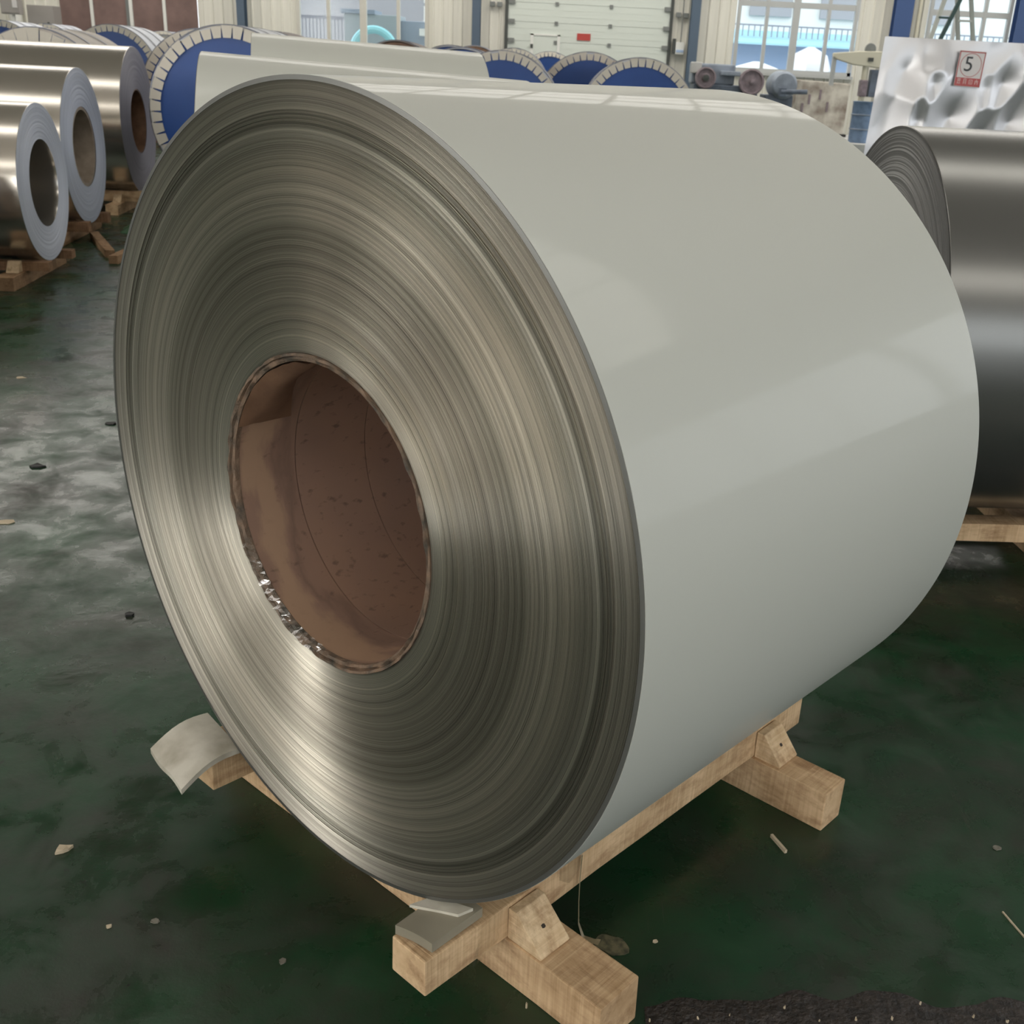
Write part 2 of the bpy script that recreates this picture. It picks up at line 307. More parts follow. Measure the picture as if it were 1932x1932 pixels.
# ------------------------------------------------------------------ mesh helpers
class MB:
    def __init__(s): s.v = []; s.f = []
    def add(s, vs, fs):
        o = len(s.v); s.v += [tuple(v) for v in vs]; s.f += [tuple(i + o for i in f) for f in fs]; return s
    def box(s, c, d, R=None):
        vs = []
        for z in (-.5, .5):
            for x, y in ((-.5, -.5), (.5, -.5), (.5, .5), (-.5, .5)):
                p = Vector((x * d[0], y * d[1], z * d[2]))
                if R is not None: p = R @ p
                vs.append(p + Vector(c))
        return s.add(vs, [(3, 2, 1, 0), (4, 5, 6, 7), (0, 1, 5, 4), (1, 2, 6, 5), (2, 3, 7, 6), (3, 0, 4, 7)])
    def span(s, a, b):
        return s.box([(p + q) / 2 for p, q in zip(a, b)], [abs(q - p) for p, q in zip(a, b)])
    def prism(s, poly, lo, hi, ax='y'):
        n = len(poly)
        def P(p, t): return {'y': (p[0], t, p[1]), 'x': (t, p[0], p[1]), 'z': (p[0], p[1], t)}[ax]
        return s.add([P(p, lo) for p in poly] + [P(p, hi) for p in poly],
                     [tuple(range(n)), tuple(range(2 * n - 1, n - 1, -1))] + [(i, i + n, (i + 1) % n + n, (i + 1) % n) for i in range(n)])
    def lathe(s, prof, seg=64, cz=0.0, cx=0.0, closed=False, fn=None):
        """profile of (radius, y) turned about local Y through (cx, cz)"""
        vs = []; fs = []; n = len(prof)
        for i, (r, y) in enumerate(prof):
            for k in range(seg):
                t = 2 * PI * k / seg
                dr, dy = fn(i, t) if fn else (0, 0)
                vs.append((cx + (r + dr) * math.cos(t), y + dy, cz + (r + dr) * math.sin(t)))
        for i in range(n if closed else n - 1):
            for k in range(seg):
                a = i * seg + k; b = i * seg + (k + 1) % seg; j = (i + 1) % n
                fs.append((a, b, j * seg + (k + 1) % seg, j * seg + k))
        return s.add(vs, fs)
    def tube(s, pts, r, seg=8, cap=True):
        vs = []; fs = []; n = len(pts); pts = [Vector(p) for p in pts]
        up = Vector((0, 0, 1))
        for i, p in enumerate(pts):
            d = (pts[min(i + 1, n - 1)] - pts[max(i - 1, 0)]).normalized()
            e = d.cross(up); e = e.normalized() if e.length > 1e-4 else Vector((1, 0, 0)); g = e.cross(d)
            rr = r[i] if isinstance(r, (list, tuple)) else r
            for k in range(seg):
                t = 2 * PI * k / seg; vs.append(p + rr * (math.cos(t) * e + math.sin(t) * g))
        for i in range(n - 1):
            for k in range(seg): fs.append((i * seg + k, i * seg + (k + 1) % seg, (i + 1) * seg + (k + 1) % seg, (i + 1) * seg + k))
        if cap: fs += [tuple(range(seg - 1, -1, -1)), tuple((n - 1) * seg + k for k in range(seg))]
        return s.add(vs, fs)
    def bar(s, a, b, w, d=None):
        a = Vector(a); b = Vector(b); z = (b - a).normalized()
        x = z.cross(Vector((0, 1, 0))); x = x.normalized() if x.length > 1e-3 else Vector((1, 0, 0)); y = z.cross(x)
        R = Matrix((x, y, z)).transposed(); return s.box((a + b) / 2, (w, d or w, (b - a).length), R)
    def mesh(s, name, mat, bevel=0, smooth=None):
        me = bpy.data.meshes.new(name); me.from_pydata(s.v, [], s.f); me.update()
        bm = bmesh.new(); bm.from_mesh(me)
        if bevel:
            bmesh.ops.bevel(bm, geom=[e for e in bm.edges if len(e.link_faces) == 2 and e.calc_face_angle(0) > 0.4], offset=bevel, segments=2, affect='EDGES', profile=0.6)
        bmesh.ops.recalc_face_normals(bm, faces=bm.faces); bm.to_mesh(me); bm.free()
        if smooth is not None: me.shade_smooth(); me.set_sharp_from_angle(angle=smooth)
        me.materials.append(M[mat] if isinstance(mat, str) else mat); return me
    def build(s, name, mat, parent=None, bevel=0, smooth=None):
        return put(name, s.mesh(name, mat, bevel, smooth), parent)
def put(name, me, parent=None, loc=(0, 0, 0), rz=0.0):
    o = bpy.data.objects.new(name, me); C.objects.link(o); o.parent = parent; o.location = loc; o.rotation_euler = (0, 0, rz); return o
def tag(o, label=None, cat=None, group=None, kind=None):
    if label: o['label'] = label
    if cat: o['category'] = cat
    if group: o['group'] = group
    if kind: o['kind'] = kind
    return o
def thing(name, label, cat, loc=(0, 0, 0), rz=0.0, group=None, rx=0.0):
    o = bpy.data.objects.new(name, None); C.objects.link(o); o.location = loc; o.rotation_euler = (rx, 0, rz); o.empty_display_size = 0.1
    return tag(o, label, cat, group)
def setting(o, label=None):
    o['kind'] = 'structure'
    if label: o['label'] = label
    return o

# ------------------------------------------------------------------ hall shell
YB = 32.0; XL, XR, YR, ZT = -20.0, 16.0, -11.0, 9.0
setting(MB().span((XL, YR, -0.3), (XR, YB + 0.3, 0)).build('floor', 'floor'))
ceil = setting(MB().span((XL, YR, ZT), (XR, YB + 0.3, ZT + 0.2)).build('ceiling', 'roof'))
sk = MB().box((0, 0, 0), (1.9, 1.5, 0.05)).mesh('skylight', 'skylight')
sk_far = MB().box((0, 0, 0), (1.9, 2.3, 0.05)).mesh('skylight', 'skylight')
for yy in (-8.6, -6.4, 6.2, 22.6, 25.7, 28.8):
    for k in range(16): put('skylight', sk if yy < 10 else sk_far, ceil, (XL + 2.4 + k * 2.1, yy, ZT - 0.03))
wl = setting(MB().span((XL - .2, YR, 0), (XL, YB + .3, ZT)).build('wall_left', 'hallwall'))
wr = setting(MB().span((XR, YR, 0), (XR + .2, YB + .3, ZT)).build('wall_right', 'hallwall'))
wq = setting(MB().span((XL, YR - .2, 0), (XR, YR, ZT)).build('wall_rear', 'hallwall'))
# unseen glowing panes in side and rear walls, added to light the coil
def lit_panes(wall, spots, axis, size, mat):
    me = MB().box((0, 0, 0), size).mesh('pane', mat)
    for p in spots: put('pane', me, wall, p)
lit_panes(wr, [(XR - .02, YR + .9 + 1.55 * k + .3 * (k // 4), 2.75) for k in range(23)], 'x', (.06, 1.45, 4.3), 'daywin')
lit_panes(wl, [(XL + .02, y, 3.1) for y in (-2.6, -1.1)], 'x', (.06, 1.45, 4.4), 'daywin_sun')
lit_panes(wq, [(x, YR + .02, 3.0) for x in (-16.2, -14.7)], 'y', (1.45, .06, 4.2), 'daywin_sun')
lit_panes(wq, [(x, YR + .02, 2.1) for x in (-8.2, -6.7)], 'y', (1.45, .06, 4.1), 'daywin_sun')
lit_panes(wq, [(.2 + 1.55 * k + .3 * (k // 4), YR + .02, 2.6) for k in range(10)], 'y', (1.45, .06, 4.4), 'daywin')

# back wall: ribbed sheets on girts, with openings
back = setting(MB().span((XL, YB + .12, ZT - .6), (XR, YB + .2, ZT)).build('wall_back', 'cream'))
PW = 0.27
def sheet_mesh(z0, z1):
    prof = [(0, 0), (.10, 0), (.115, -.035), (.145, -.035), (.16, 0), (PW, 0)]
    vs = []; fs = []
    for z in (z0, z1):
        for x, y in prof: vs.append((x, y, z))
        for x, y in reversed(prof): vs.append((x, y + .03, z))
    n = len(prof) * 2
    fs = [tuple(range(n)), tuple(range(2 * n - 1, n - 1, -1))] + [(i, (i + 1) % n, (i + 1) % n + n, i + n) for i in range(n)]
    return MB().add(vs, fs).mesh('panel', 'cream')
SH = {}
def sheets(x0, x1, z0, z1):
    key = (z0, z1)
    if key not in SH: SH[key] = sheet_mesh(z0, z1)
    n = max(1, round((x1 - x0) / PW)); w = (x1 - x0) / n
    for i in range(n):
        o = put('panel', SH[key], back, (x0 + i * w, YB, 0)); o.scale = (w / PW, 1, 1)
WTOP = 4.9
for x0, x1 in ((XL, -13.75), (-10.05, -7.4), (-3.88, -1.83), (2.62, 4.3), (7.55, 9.35), (11.6, XR)): sheets(x0, x1, 0, ZT - .3)
sheets(-13.75, -10.05, 4.2, ZT - .3); sheets(-7.4, -3.88, WTOP, ZT - .3); sheets(-1.83, 2.62, 4.75, ZT - .3)
sheets(4.3, 7.55, WTOP, ZT - .3); sheets(9.35, 11.6, WTOP, ZT - .3)
sheets(-7.4, -3.88, 0, .95); sheets(4.3, 7.55, 0, 1.62); sheets(9.35, 11.6, 0, 1.62)

def window(n, x0, x1, z0, z1, mull, trans, mat, thick=()):
    r = bpy.data.objects.new('window_%d' % n, None); C.objects.link(r); r.location = ((x0 + x1) / 2, YB, z0); setting(r)
    dx = (x0 + x1) / 2
    f = MB(); t = .09
    f.span((x0 - dx, -.06, 0), (x1 - dx, .08, t)); f.span((x0 - dx, -.06, z1 - z0 - t), (x1 - dx, .08, z1 - z0))
    f.span((x0 - dx, -.06, 0), (x0 - dx + t, .08, z1 - z0)); f.span((x1 - dx - t, -.06, 0), (x1 - dx, .08, z1 - z0))
    f.build('window_frame', mat, r)
    zs = [0] + [z - z0 for z in trans] + [z1 - z0]
    for z in trans: MB().span((x0 - dx + .02, -.040, z - z0 - .07), (x1 - dx - .02, .060, z - z0 + .07)).build('transom', mat, r)
    for x in mull:
        w = .09 if x in thick else .045
        MB().span((x - dx - w, -.05, .02), (x - dx + w, .07, z1 - z0 - .02)).build('mullion', mat, r)
    xs = [x0] + list(mull) + [x1]
    for a, b in zip(xs, xs[1:]):
        for c, d in zip(zs, zs[1:]): MB().span((a - dx + .02, .0, c + .02), (b - dx - .02, .012, d - .02)).build('pane', 'glass', r)
    MB().span((x0 - dx - .06, -.14, -.08), (x1 - dx + .06, .1, 0)).build('sill', mat, r)
window(1, -7.4, -3.88, .95, WTOP, (-6.55, -5.62, -4.68), (), 'frame_cream', (-5.62,))
window(2, 4.33, 7.52, 1.70, WTOP, (5.12, 5.89, 6.75), (3.37,), 'frame', (5.89,))
window(3, 9.38, 11.55, 1.70, WTOP, (10.1, 10.85), (3.37,), 'frame')

# roller door
d = bpy.data.objects.new('door_1', None); C.objects.link(d); d.location = (.4, YB - .05, 0); setting(d)
DX0, DX1 = -2.15, 2.15
for k in range(10):
    z0 = .28 + .4685 * (k - 1) + .02
    lo = max(z0, 0.02)
    b = MB().span((DX0, 0, lo), (DX1, .05, z0 + .4605))
    for q in (.15, .31):
        if z0 + q > lo: b.span((DX0, -.004, z0 + q), (DX1, 0, z0 + q + .012))
    b.build('door_panel', 'door', d)
    for x in (-.86, .58): MB().span((x - .045, -.035, z0 - .05), (x + .045, 0, z0 + .035)).build('hinge', 'grey_metal', d)
    for x in (DX0 + .02, DX1 - .16): MB().span((x, -.06, z0 - .05), (x + .16, 0, z0 + .05)).build('roller_bracket', 'grey_metal', d)
for x in (DX0 - .08, DX1): MB().span((x, -.05, 0), (x + .08, .06, 4.75)).build('door_track', 'dark_metal', d)
wk = MB(); x0, x1, zt = -1.53, -.74, 2.36
wk.span((x0, -.03, .02), (x0 + .08, 0, zt)); wk.span((x1 - .07, -.03, .02), (x1, 0, zt)); wk.span((x0, -.03, zt - .04), (x1, 0, zt))
wf = wk.build('wicket_frame', 'white', d)
MB().span((x0 - .0, -.05, 2.0), (x0 + .07, -.03, 2.1)).build('wicket_handle', 'dark_metal', wf)
MB().span((x0 + .08, -.012, .05), (x1 - .07, 0, zt - .05)).build('wicket_leaf', 'door', d)
MB().span((-.29, -.02, 2.25), (.07, 0, 2.42)).build('notice_plate', 'red', d)
# maroon sliding door with white battens
MB().span((DX0, .055, .02), (DX1, .085, 4.7)).build('door_lining', 'door', d)  # slab added behind the panels to stop daylight through their gaps
d2 = bpy.data.objects.new('door_2', None); C.objects.link(d2); d2.location = (-11.9, YB - .05, 0); setting(d2)
for a, b in ((-1.84, -1.02), (-.94, -.06), (.12, .93), (1.01, 1.84)): MB().span((a, 0, .02), (b, .05, 4.2)).build('board', 'maroon', d2)
for a, b in ((-1.02, -.94), (.03, .12), (.93, 1.01)): MB().span((a, -.04, .02), (b, .05, 4.2)).build('batten', 'white', d2)
MB().span((-.06, -.03, .02), (.03, .05, 4.2)).build('batten', 'grey_metal', d2)

# steel columns
def column(x, w, mat, label, y=YB - .3, dpt=.3):
    o = thing('steel_column', label, 'column', (x, y, 0))
    for s in (-1, 1): MB().span((-w / 2, s * dpt / 2 - .01, 0), (w / 2, s * dpt / 2 + .01, ZT)).build('flange', mat, o)
    MB().span((-.008, -dpt / 2 + .01, 0), (.008, dpt / 2 - .01, ZT)).build('web', mat, o)
column(-8.79, .2, 'column', 'slate steel column left of the wide hazy window')
column(-2.57, .21, 'column', 'slate steel column just left of the roller door')
column(3.19, .24, 'column', 'slate blue steel column just right of the roller door')
column(8.6, .46, 'column_blue', 'broad blue steel column between the window and the stepladder')
column(11.85, .6, 'column_blue', 'blue steel column at the right edge behind the foil')
tag(MB().tube([(9.05, YB - .25, 0), (9.05, YB - .25, ZT - .1)], .055, 10).build('drain_pipe', 'armcream', None, 0, .6), 'cream vertical pipe beside the broad blue column', 'pipe')
tag(MB().tube([(-14.85, YB - .3, 0), (-14.85, YB - .3, ZT - .1)], .16, 12).build('drain_pipe', 'white', None, 0, .6), 'thick white pipe at the far left edge of the back wall', 'pipe')

# things on the back wall
def wallbox(name, label, cat, x0, x1, y, z0, z1, mat, dpt=.25):
    o = thing(name, label, cat, ((x0 + x1) / 2, y, z0)); w = x1 - x0
    MB().span((-w / 2, 0, 0), (w / 2, dpt, z1 - z0)).build('body', mat, o, .01)
    MB().span((-w / 2 + .03, -.012, .03), (w / 2 - .03, 0, z1 - z0 - .03)).build('door', mat, o)
    return o
o = wallbox('electric_cabinet', 'grey floor cabinet left of the maroon boards', 'cabinet', -13.75, -13.10, 30.0, .0, 2.37, 'cabinet', .5)
MB().box((.2, -.02, 1.95), (.05, .03, .08)).build('door_latch', 'dark_metal', o)
o = wallbox('control_box', 'grey electrical box with yellow label at top left corner', 'electrical box', -13.88, -13.42, 28.9, 2.11, 3.0, 'cabinet', .2)
MB().box((.13, -.02, .42), (.10, .015, .12)).build('warning_label', 'yellow', o)
MB().box((.13, -.02, .24), (.11, .015, .19)).build('paper_label', 'paper', o)
MB().span((.0, .05, -2.11), (.06, .11, 0)).build('stand_post', 'white', o)
def jbox(x, z, lab):
    tag(MB().box((x, YB - .09, z), (.13, .1, .12)).build('junction_box', 'grey_metal', None, .01), lab, 'junction box')
jbox(-2.17, 3.02, 'left one of two small grey boxes left of the roller door'); jbox(-1.98, 3.02, 'right one of two small grey boxes left of the roller door')
jbox(2.77, 2.99, 'left one of two small grey boxes right of the roller door'); jbox(2.97, 2.98, 'right one of two small grey boxes right of the roller door')
o = thing('door_control', 'small white control box on the wall right of roller door', 'control box', (2.86, YB - .14, 2.03))
MB().span((-.11, -.07, 0), (.12, .05, .30)).build('case', 'white', o, .01); MB().span((-.19, -.07, .0), (-.11, .05, .38)).build('cover', 'dark_metal', o)
MB().span((-.09, -.085, .05), (.11, -.07, .11)).build('button_plate', 'far_blue', o)
for z in (.3,): MB().tube([(.02, -.0, .3), (.02, 0, 2.2)], .014, 6).build('conduit', 'grey_metal', o)
tag(MB().tube([(2.66, YB - .1, 1.38), (3.06, YB - .1, 1.38)], .02, 6).build('wall_conduit', 'dark_metal'), 'dark horizontal conduit low on the wall right of roller door', 'conduit')

# ------------------------------------------------------------------ outside the windows
setting(MB().span((-60, YB + .4, -.3), (60, 120, -.02)).build('ground', 'ground'))
o = thing('far_building', 'pale building with cyan awning seen through right windows', 'building', (8, 62, 0))
MB().span((-14, 1.5, 3.9), (22, 9, 14)).build('upper_wall', 'far_white', o); MB().span((-14, 1.0, -.02), (22, 9, 3.3)).build('lower_wall', 'far_blue', o)
MB().add([(-14, -1, 3.25), (22, -1, 3.25), (22, 1.5, 3.9), (-14, 1.5, 3.9), (-14, -1, 3.15), (22, -1, 3.15), (22, 1.5, 3.3), (-14, 1.5, 3.3)], [(0, 1, 2, 3), (7, 6, 5, 4), (0, 4, 5, 1), (1, 5, 6, 2), (2, 6, 7, 3), (3, 7, 4, 0)]).build('awning', 'far_cyan', o)
for x in (-3.4, 1.2, 4.9, 9.6): MB().span((x, 1.3, 4.6), (x + 2.2, 1.5, 6.0)).build('window', 'far_grey', o)
rr = MB()
for k in range(120): rr.span((-14 + k * .3, -.2, 3.55), (-14 + k * .3 + .05, -.15, 4.05))
rr.span((-14, -.2, 4.05), (22, -.15, 4.12)); q = rr.build('railing', 'rail', o); q['kind'] = 'stuff'
def bundle(x, y, w, h, lab, mat='far_white'):
    mb = MB(); prof = [(w * .5, 0), (w * .49, h * .72), (w * .38, h * .9), (.12, h)]
    vs = []
    for r, z in prof:
        for k in range(10): t = 2 * PI * k / 10; vs.append((x + r * math.cos(t) * (1 + .1 * math.sin(3 * t)), y + r * math.sin(t), z - .02))
    fs = [(i * 10 + k, i * 10 + (k + 1) % 10, (i + 1) * 10 + (k + 1) % 10, (i + 1) * 10 + k) for i in range(3) for k in range(10)] + [tuple(range(9, -1, -1)), tuple(range(30, 40))]
    tag(mb.add(vs, fs).build('wrapped_bundle', mat, None, 0, .6), lab, 'bundle')
bundle(9.0, 45, 1.7, 2.75, 'pale pointed bundle outside the right part of the window', 'foil')
bundle(7.0, 45, 2.2, 2.15, 'low white heap outside behind the window mullion')
bundle(5.4, 48, 2.3, 2.1, 'low white heap outside at the left panes of the window')
# beyond the wide left window
o = thing('outdoor_housing', 'hazy grey plant housing seen through the wide left window', 'plant housing', (-6.25, 36.5, 0))
MB().span((-.75, 0, -.02), (.95, 1.3, 2.78)).build('body', 'haze_grey', o, .02); MB().span((.95, .2, -.02), (2.3, 1.3, 2.65)).build('side_body', 'haze_blue', o, .02)
MB().span((-.85, -.05, 2.78), (.2, 1.3, 2.9)).build('lid', 'haze_blue', o)
MB().span((1.55, -.02, 2.25), (1.72, .2, 2.45)).build('notice', 'white', o)
arc = [(-5.95 + .62 * math.cos(t), 35.6, 1.72 + .62 * math.sin(t)) for t in [PI * k / 20 for k in range(21)]]
arc = [(-5.33, 35.6, -.02)] + arc + [(-6.57, 35.6, -.02)]
tag(MB().tube(arc, .12, 10).build('curved_duct', 'cyan', None, 0, .6), 'cyan curved duct seen through the wide left window', 'duct')
o = thing('yard_railing', 'grey barred railing seen through the wide left window', 'railing', (-8.2, 38, 0))
MB().span((-1.4, -.03, 2.62), (1.35, .03, 2.72)).build('top_rail', 'rail', o); MB().span((-1.4, -.03, 1.75), (1.35, .03, 1.83)).build('bottom_rail', 'rail', o)
for k in range(24): MB().span((-1.36 + k * .115, -.02, -.02), (-1.33 + k * .115, .02, 2.62)).build('bar', 'rail', o)
o = thing('far_shed', 'pale hazy shed behind the railing through the left window', 'shed', (-7.5, 44, 0))
MB().span((-4.5, 0, -.02), (5.5, 3, 6)).build('wall', 'far_grey', o); MB().span((-4.5, -.5, 1.0), (5.5, 0, 1.6)).build('ledge', 'haze_grey', o)
for i in range(3):
    for j in range(2): MB().span((2.0 + i * .78, -.05, 2.5 + j * 1.0), (2.0 + i * .78 + .66, 0, 3.4 + j * 1.0)).build('bright_pane', 'far_white', o)
tag(MB().span((-8.95, 33.5, -.02), (-8.1, 34.0, 6)).build('outdoor_post', 'far_blue'), 'broad hazy blue post at left side of the wide window', 'post')

# ------------------------------------------------------------------ coil builder
def frame_rz(az): return -az
def ring_profile(r0, r1, n, amp, rng, seed=0, y0=0.0):
    out = []; rnd = random.Random(seed); y = 0
    for i in range(n + 1):
        t = i / n; r = r0 + (r1 - r0) * t
        y += rnd.uniform(-amp, amp); y *= .8
        out.append((r, y0 + y + rng(t)))
    return out
def coil(name, label, cat, face, az, R, L, rh, mats, seg=96, rings=40, amp=.0008, rx=0.0, group=None, core=None, core_t=.012, tele=lambda t: 0, bore=None, seed=1, cone=0.0):
    """a coil whose visible end is centred on face, its axis running away along az (0 = away from the camera)"""
    root = thing(name, label, cat, (face[0], face[1], 0), frame_rz(az), group, rx)
    cz = face[2]
    def at(o): o.location = (0, 0, cz); return o
    b = MB().lathe([(R - .004, 0), (R, .003), (R, L - .003), (R - .004, L)], seg); at(b.build('outer_sheet', mats[0], root, 0, .8))
    p = ring_profile(rh, R - .0015, rings, amp, tele, seed)
    at(MB().lathe(p, seg).build('wound_edge', mats[1], root, 0, .25))
    at(MB().lathe([(rh, L), (R - .003, L)], seg).build('wound_edge', mats[1], root, 0, .5))
    yl = p[0][1]
    if core:
        t = core_t
        at(MB().lathe([(rh - .0005, yl + .004), (rh - t, yl + .003), (rh - t, L - .003), (rh - .0005, L - .003)], seg).build('paper_core', core, root, 0, .5))
    else:
        pr = [(rh, yl)]
        n = 26
        for i in range(1, n): pr.append((rh - (.009 if i % 2 else 0), yl + (L - yl) * i / n))
        pr.append((rh, L)); at(MB().lathe(pr, seg).build('bore', bore or mats[1], root, 0, .5))
    return root, cz

# ------------------------------------------------------------------ the big white coil
AZ = 0.7256; FX, FY, FZ = -0.3775, 1.6605, 0.82
R0, L0, RH = 0.680, 1.024, 0.2733
LEAN = 15.0
ca, sa = math.cos(AZ), math.sin(AZ)
def W(s, a, z=0.0): return Vector((FX + s * ca + a * sa, FY - s * sa + a * ca, z))
root = thing('coated_coil', 'huge off-white coated metal coil in the foreground on wooden skid', 'metal coil', (FX, FY, 0), -AZ)
def up(o): o.location = (0, 0, FZ); return o
up(MB().lathe([(R0 - .0012, .0004), (R0, .0006), (R0, L0 - .001), (R0 - .003, L0)], 360).build('outer_sheet', 'paint', root, 0, .8))
up(MB().lathe([(R0 - .0075, -.0010), (R0 - .0006, -.0006), (R0 - .0010, .003), (R0 - .0075, .003)], 360, closed=True).build('sheet_rim', 'paint_edge', root, 0, .5))
# the slit edges all lean the same way: each group of wraps is a shallow ramp with a sharp step behind it
rnd = random.Random(3); prof = []; y = 0.0; N = 250
RT = R0 - .007
ws = [rnd.uniform(.6, 1.5) for _ in range(N)]; tot = sum(ws); r = RH
for i in range(N):
    w = ws[i] / tot * (RT - RH)
    y += rnd.uniform(-.00016, .00016); y *= .8
    step = 0.0
    if abs(r - .619) < .0022 or abs(r - .6285) < .0016: step += .0022
    if .606 < r < .616: step -= .0010
    if r < .476: step += .0012
    if abs(r - .585) < .002 or abs(r - .40) < .0016 or abs(r - .333) < .0014 or abs(r - .31) < .0014: step += .0009
    if r < .30: step += (.30 - r) * .10
    sl = math.tan(math.radians(max(2, rnd.gauss(LEAN, 3.5))))
    prof.append((r, y + step + w * sl * .5)); prof.append((r + w * .93, y + step - w * sl * .5))
    r += w
rnd2 = random.Random(8); ph = [(rnd2.uniform(0, 6.28), rnd2.uniform(0, .00012)) for _ in range(N)]
up(MB().lathe(prof, 300, fn=lambda i, t: (0.0, ph[i // 2][1] * math.sin(t + ph[i // 2][0]))).build('wound_edge', 'wound', root, 0, .2))
up(MB().lathe([(RH, L0), (R0 - .003, L0)], 128).build('wound_edge', 'wound', root, 0, .5))
# paper core: tube in three lengths with open seams, and a torn rim
RC = RH - .014
core = MB()
cuts = [0.012, .135, .1375, .30, .3025, L0 - .004]
pr = [(RC, cuts[0])]
for k in range(5):
    a, b = cuts[k], cuts[k + 1]
    pr += [(RC, b)] if k % 2 == 0 else [(RC + .004, a + .0003), (RC + .004, b - .0003), (RC, b)]
core = up(MB().lathe(pr, 200).build('paper_core', 'core', root, 0, .6))
rim = [(RH - .0006, .009), (RH - .0006, .0005), (RH - .005, .001), (RH - .006, .007), (RH - .0105, .003), (RC - .0004, .0065), (RC - .0004, .016), (RC + .002, .018)]
def rimfn(i, t):
    k = noise.noise(Vector((math.cos(t) * 9, math.sin(t) * 9, i * .9)))
    return (-.0016 * abs(k) if 0 < i < 5 else 0.0, .005 * k if 0 < i < 5 else 0.0)
up(MB().lathe(rim, 240, fn=rimfn).build('core_rim', 'core_rim', root, 0, .7))
# curl of plastic film hanging in the mouth of the core
fl = MB(); vs = []; fs = []
nu, nv = 16, 7
for i in range(nu + 1):
    t = math.radians(158 - 62 * i / nu)
    for j in range(nv + 1):
        u = j / nv; rr = RC - .003 - .022 * math.sin(PI * u) * (1 - abs(2 * i / nu - 1) ** 3) + .003 * noise.noise(Vector((i * .6, j * .8, 2)))
        vs.append((rr * math.cos(t), .006 + (.05 + .06 * (1 - i / nu)) * u, rr * math.sin(t)))
for i in range(nu):
    for j in range(nv): a = i * (nv + 1) + j; fs.append((a, a + 1, a + nv + 2, a + nv + 1))
up(fl.add(vs, fs).build('film_curl', 'kraft', root, 0, 1.5))
vs = []; fs = []
for i in range(41):
    t = math.radians(208 + 60 * i / 40)
    for j in range(4):
        vs.append(((RH - .004 - .006 * j + .004 * noise.noise(Vector((i * .7, j, 5)))) * math.cos(t), -.002 + .004 * j + .006 * noise.noise(Vector((i * .9, j * 1.3, 9))), (RH - .004 - .006 * j) * math.sin(t)))
for i in range(40):
    for j in range(3): a = i * 4 + j; fs.append((a, a + 1, a + 5, a + 4))
up(MB().add(vs, fs).build('film_scraps', 'film', root))

# ------------------------------------------------------------------ skids
HS, HB = .097, .0735
def jit_box(name, a, b, mat, parent, seed=0, amp=.0015, bevel=.003, axis='x'):
    """sawn timber: box cut into lengths, corners slightly off square"""
    r = random.Random(seed); n = 8; vs = []; fs = []
    ax = 'xyz'.index(axis); o1, o2 = [i for i in range(3) if i != ax]
    for i in range(n + 1):
        t = a[ax] + (b[ax] - a[ax]) * i / n
        for u, v in ((0, 0), (1, 0), (1, 1), (0, 1)):
            p = [0, 0, 0]; p[ax] = t; p[o1] = (a[o1], b[o1])[u] + r.uniform(-amp, amp); p[o2] = (a[o2], b[o2])[v] + (r.uniform(-amp, amp) if v else r.uniform(0, amp * .3))
            vs.append(p)
    for i in range(n):
        for k in range(4): fs.append((i * 4 + k, i * 4 + (k + 1) % 4, i * 4 + 4 + (k + 1) % 4, i * 4 + 4 + k))
    fs += [(3, 2, 1, 0), (n * 4, n * 4 + 1, n * 4 + 2, n * 4 + 3)]
    return MB().add(vs, fs).build(name, mat, parent, bevel)
sk0 = thing('wooden_skid', 'pale pine skid carrying the huge white coil', 'skid', (FX, FY, 0), -AZ)
jit_box('beam', (.2765, -.081, HS), (.3594, 1.1125, HS + HB), 'wood_y', sk0, 1, axis='y')
jit_box('beam', (-.4430, -.031, HS), (-.3600, 1.10, HS + HB + .012), 'wood_y', sk0, 2, axis='y')
jit_box('sleeper', (-.56, .1071, 0), (.5825, .2099, HS), 'wood_x', sk0, 3)
jit_box('sleeper', (-.56, .9048, 0), (.5513, .9890, HS), 'wood_x', sk0, 4)
def wedge(s0, sgn, a0, a1, hh, w, seed):
    z = HS
    poly = [(s0, z), (s0, z + hh), (s0 + sgn * .018, z + hh), (s0 + sgn * w, z + .006), (s0 + sgn * w * .97, z)]
    o = MB().prism(poly, a0, a1).build('wedge', 'wood_z', sk0, .002)
    t = .5; px, pz = s0 + sgn * (.018 + (w - .018) * t), z + hh + (.006 - hh) * t
    n = Vector((sgn * hh, 0, w)).normalized()
    b = MB(); c = Vector((px, (a0 + a1) / 2, pz)); R = n.to_track_quat('Z', 'Y').to_matrix()
    vs = [c + R @ Vector((.004 * math.cos(k * PI / 4) * (1 + .4 * (k % 2)), .004 * math.sin(k * PI / 4), .0006)) for k in range(8)]
    vs2 = [v - n * .003 for v in vs]
    b.add(vs + vs2, [tuple(range(8)), tuple(range(15, 7, -1))] + [(k, k + 8, (k + 1) % 8 + 8, (k + 1) % 8) for k in range(8)])
    b.build('nail_hole', 'nail', o)
wedge(.361, 1, .112, .186, .066, .083, 1); wedge(.361, 1, .913, .987, .066, .068, 2)
wedge(-.445, -1, .112, .186, .070, .083, 3); wedge(-.445, -1, .913, .987, .066, .068, 4)

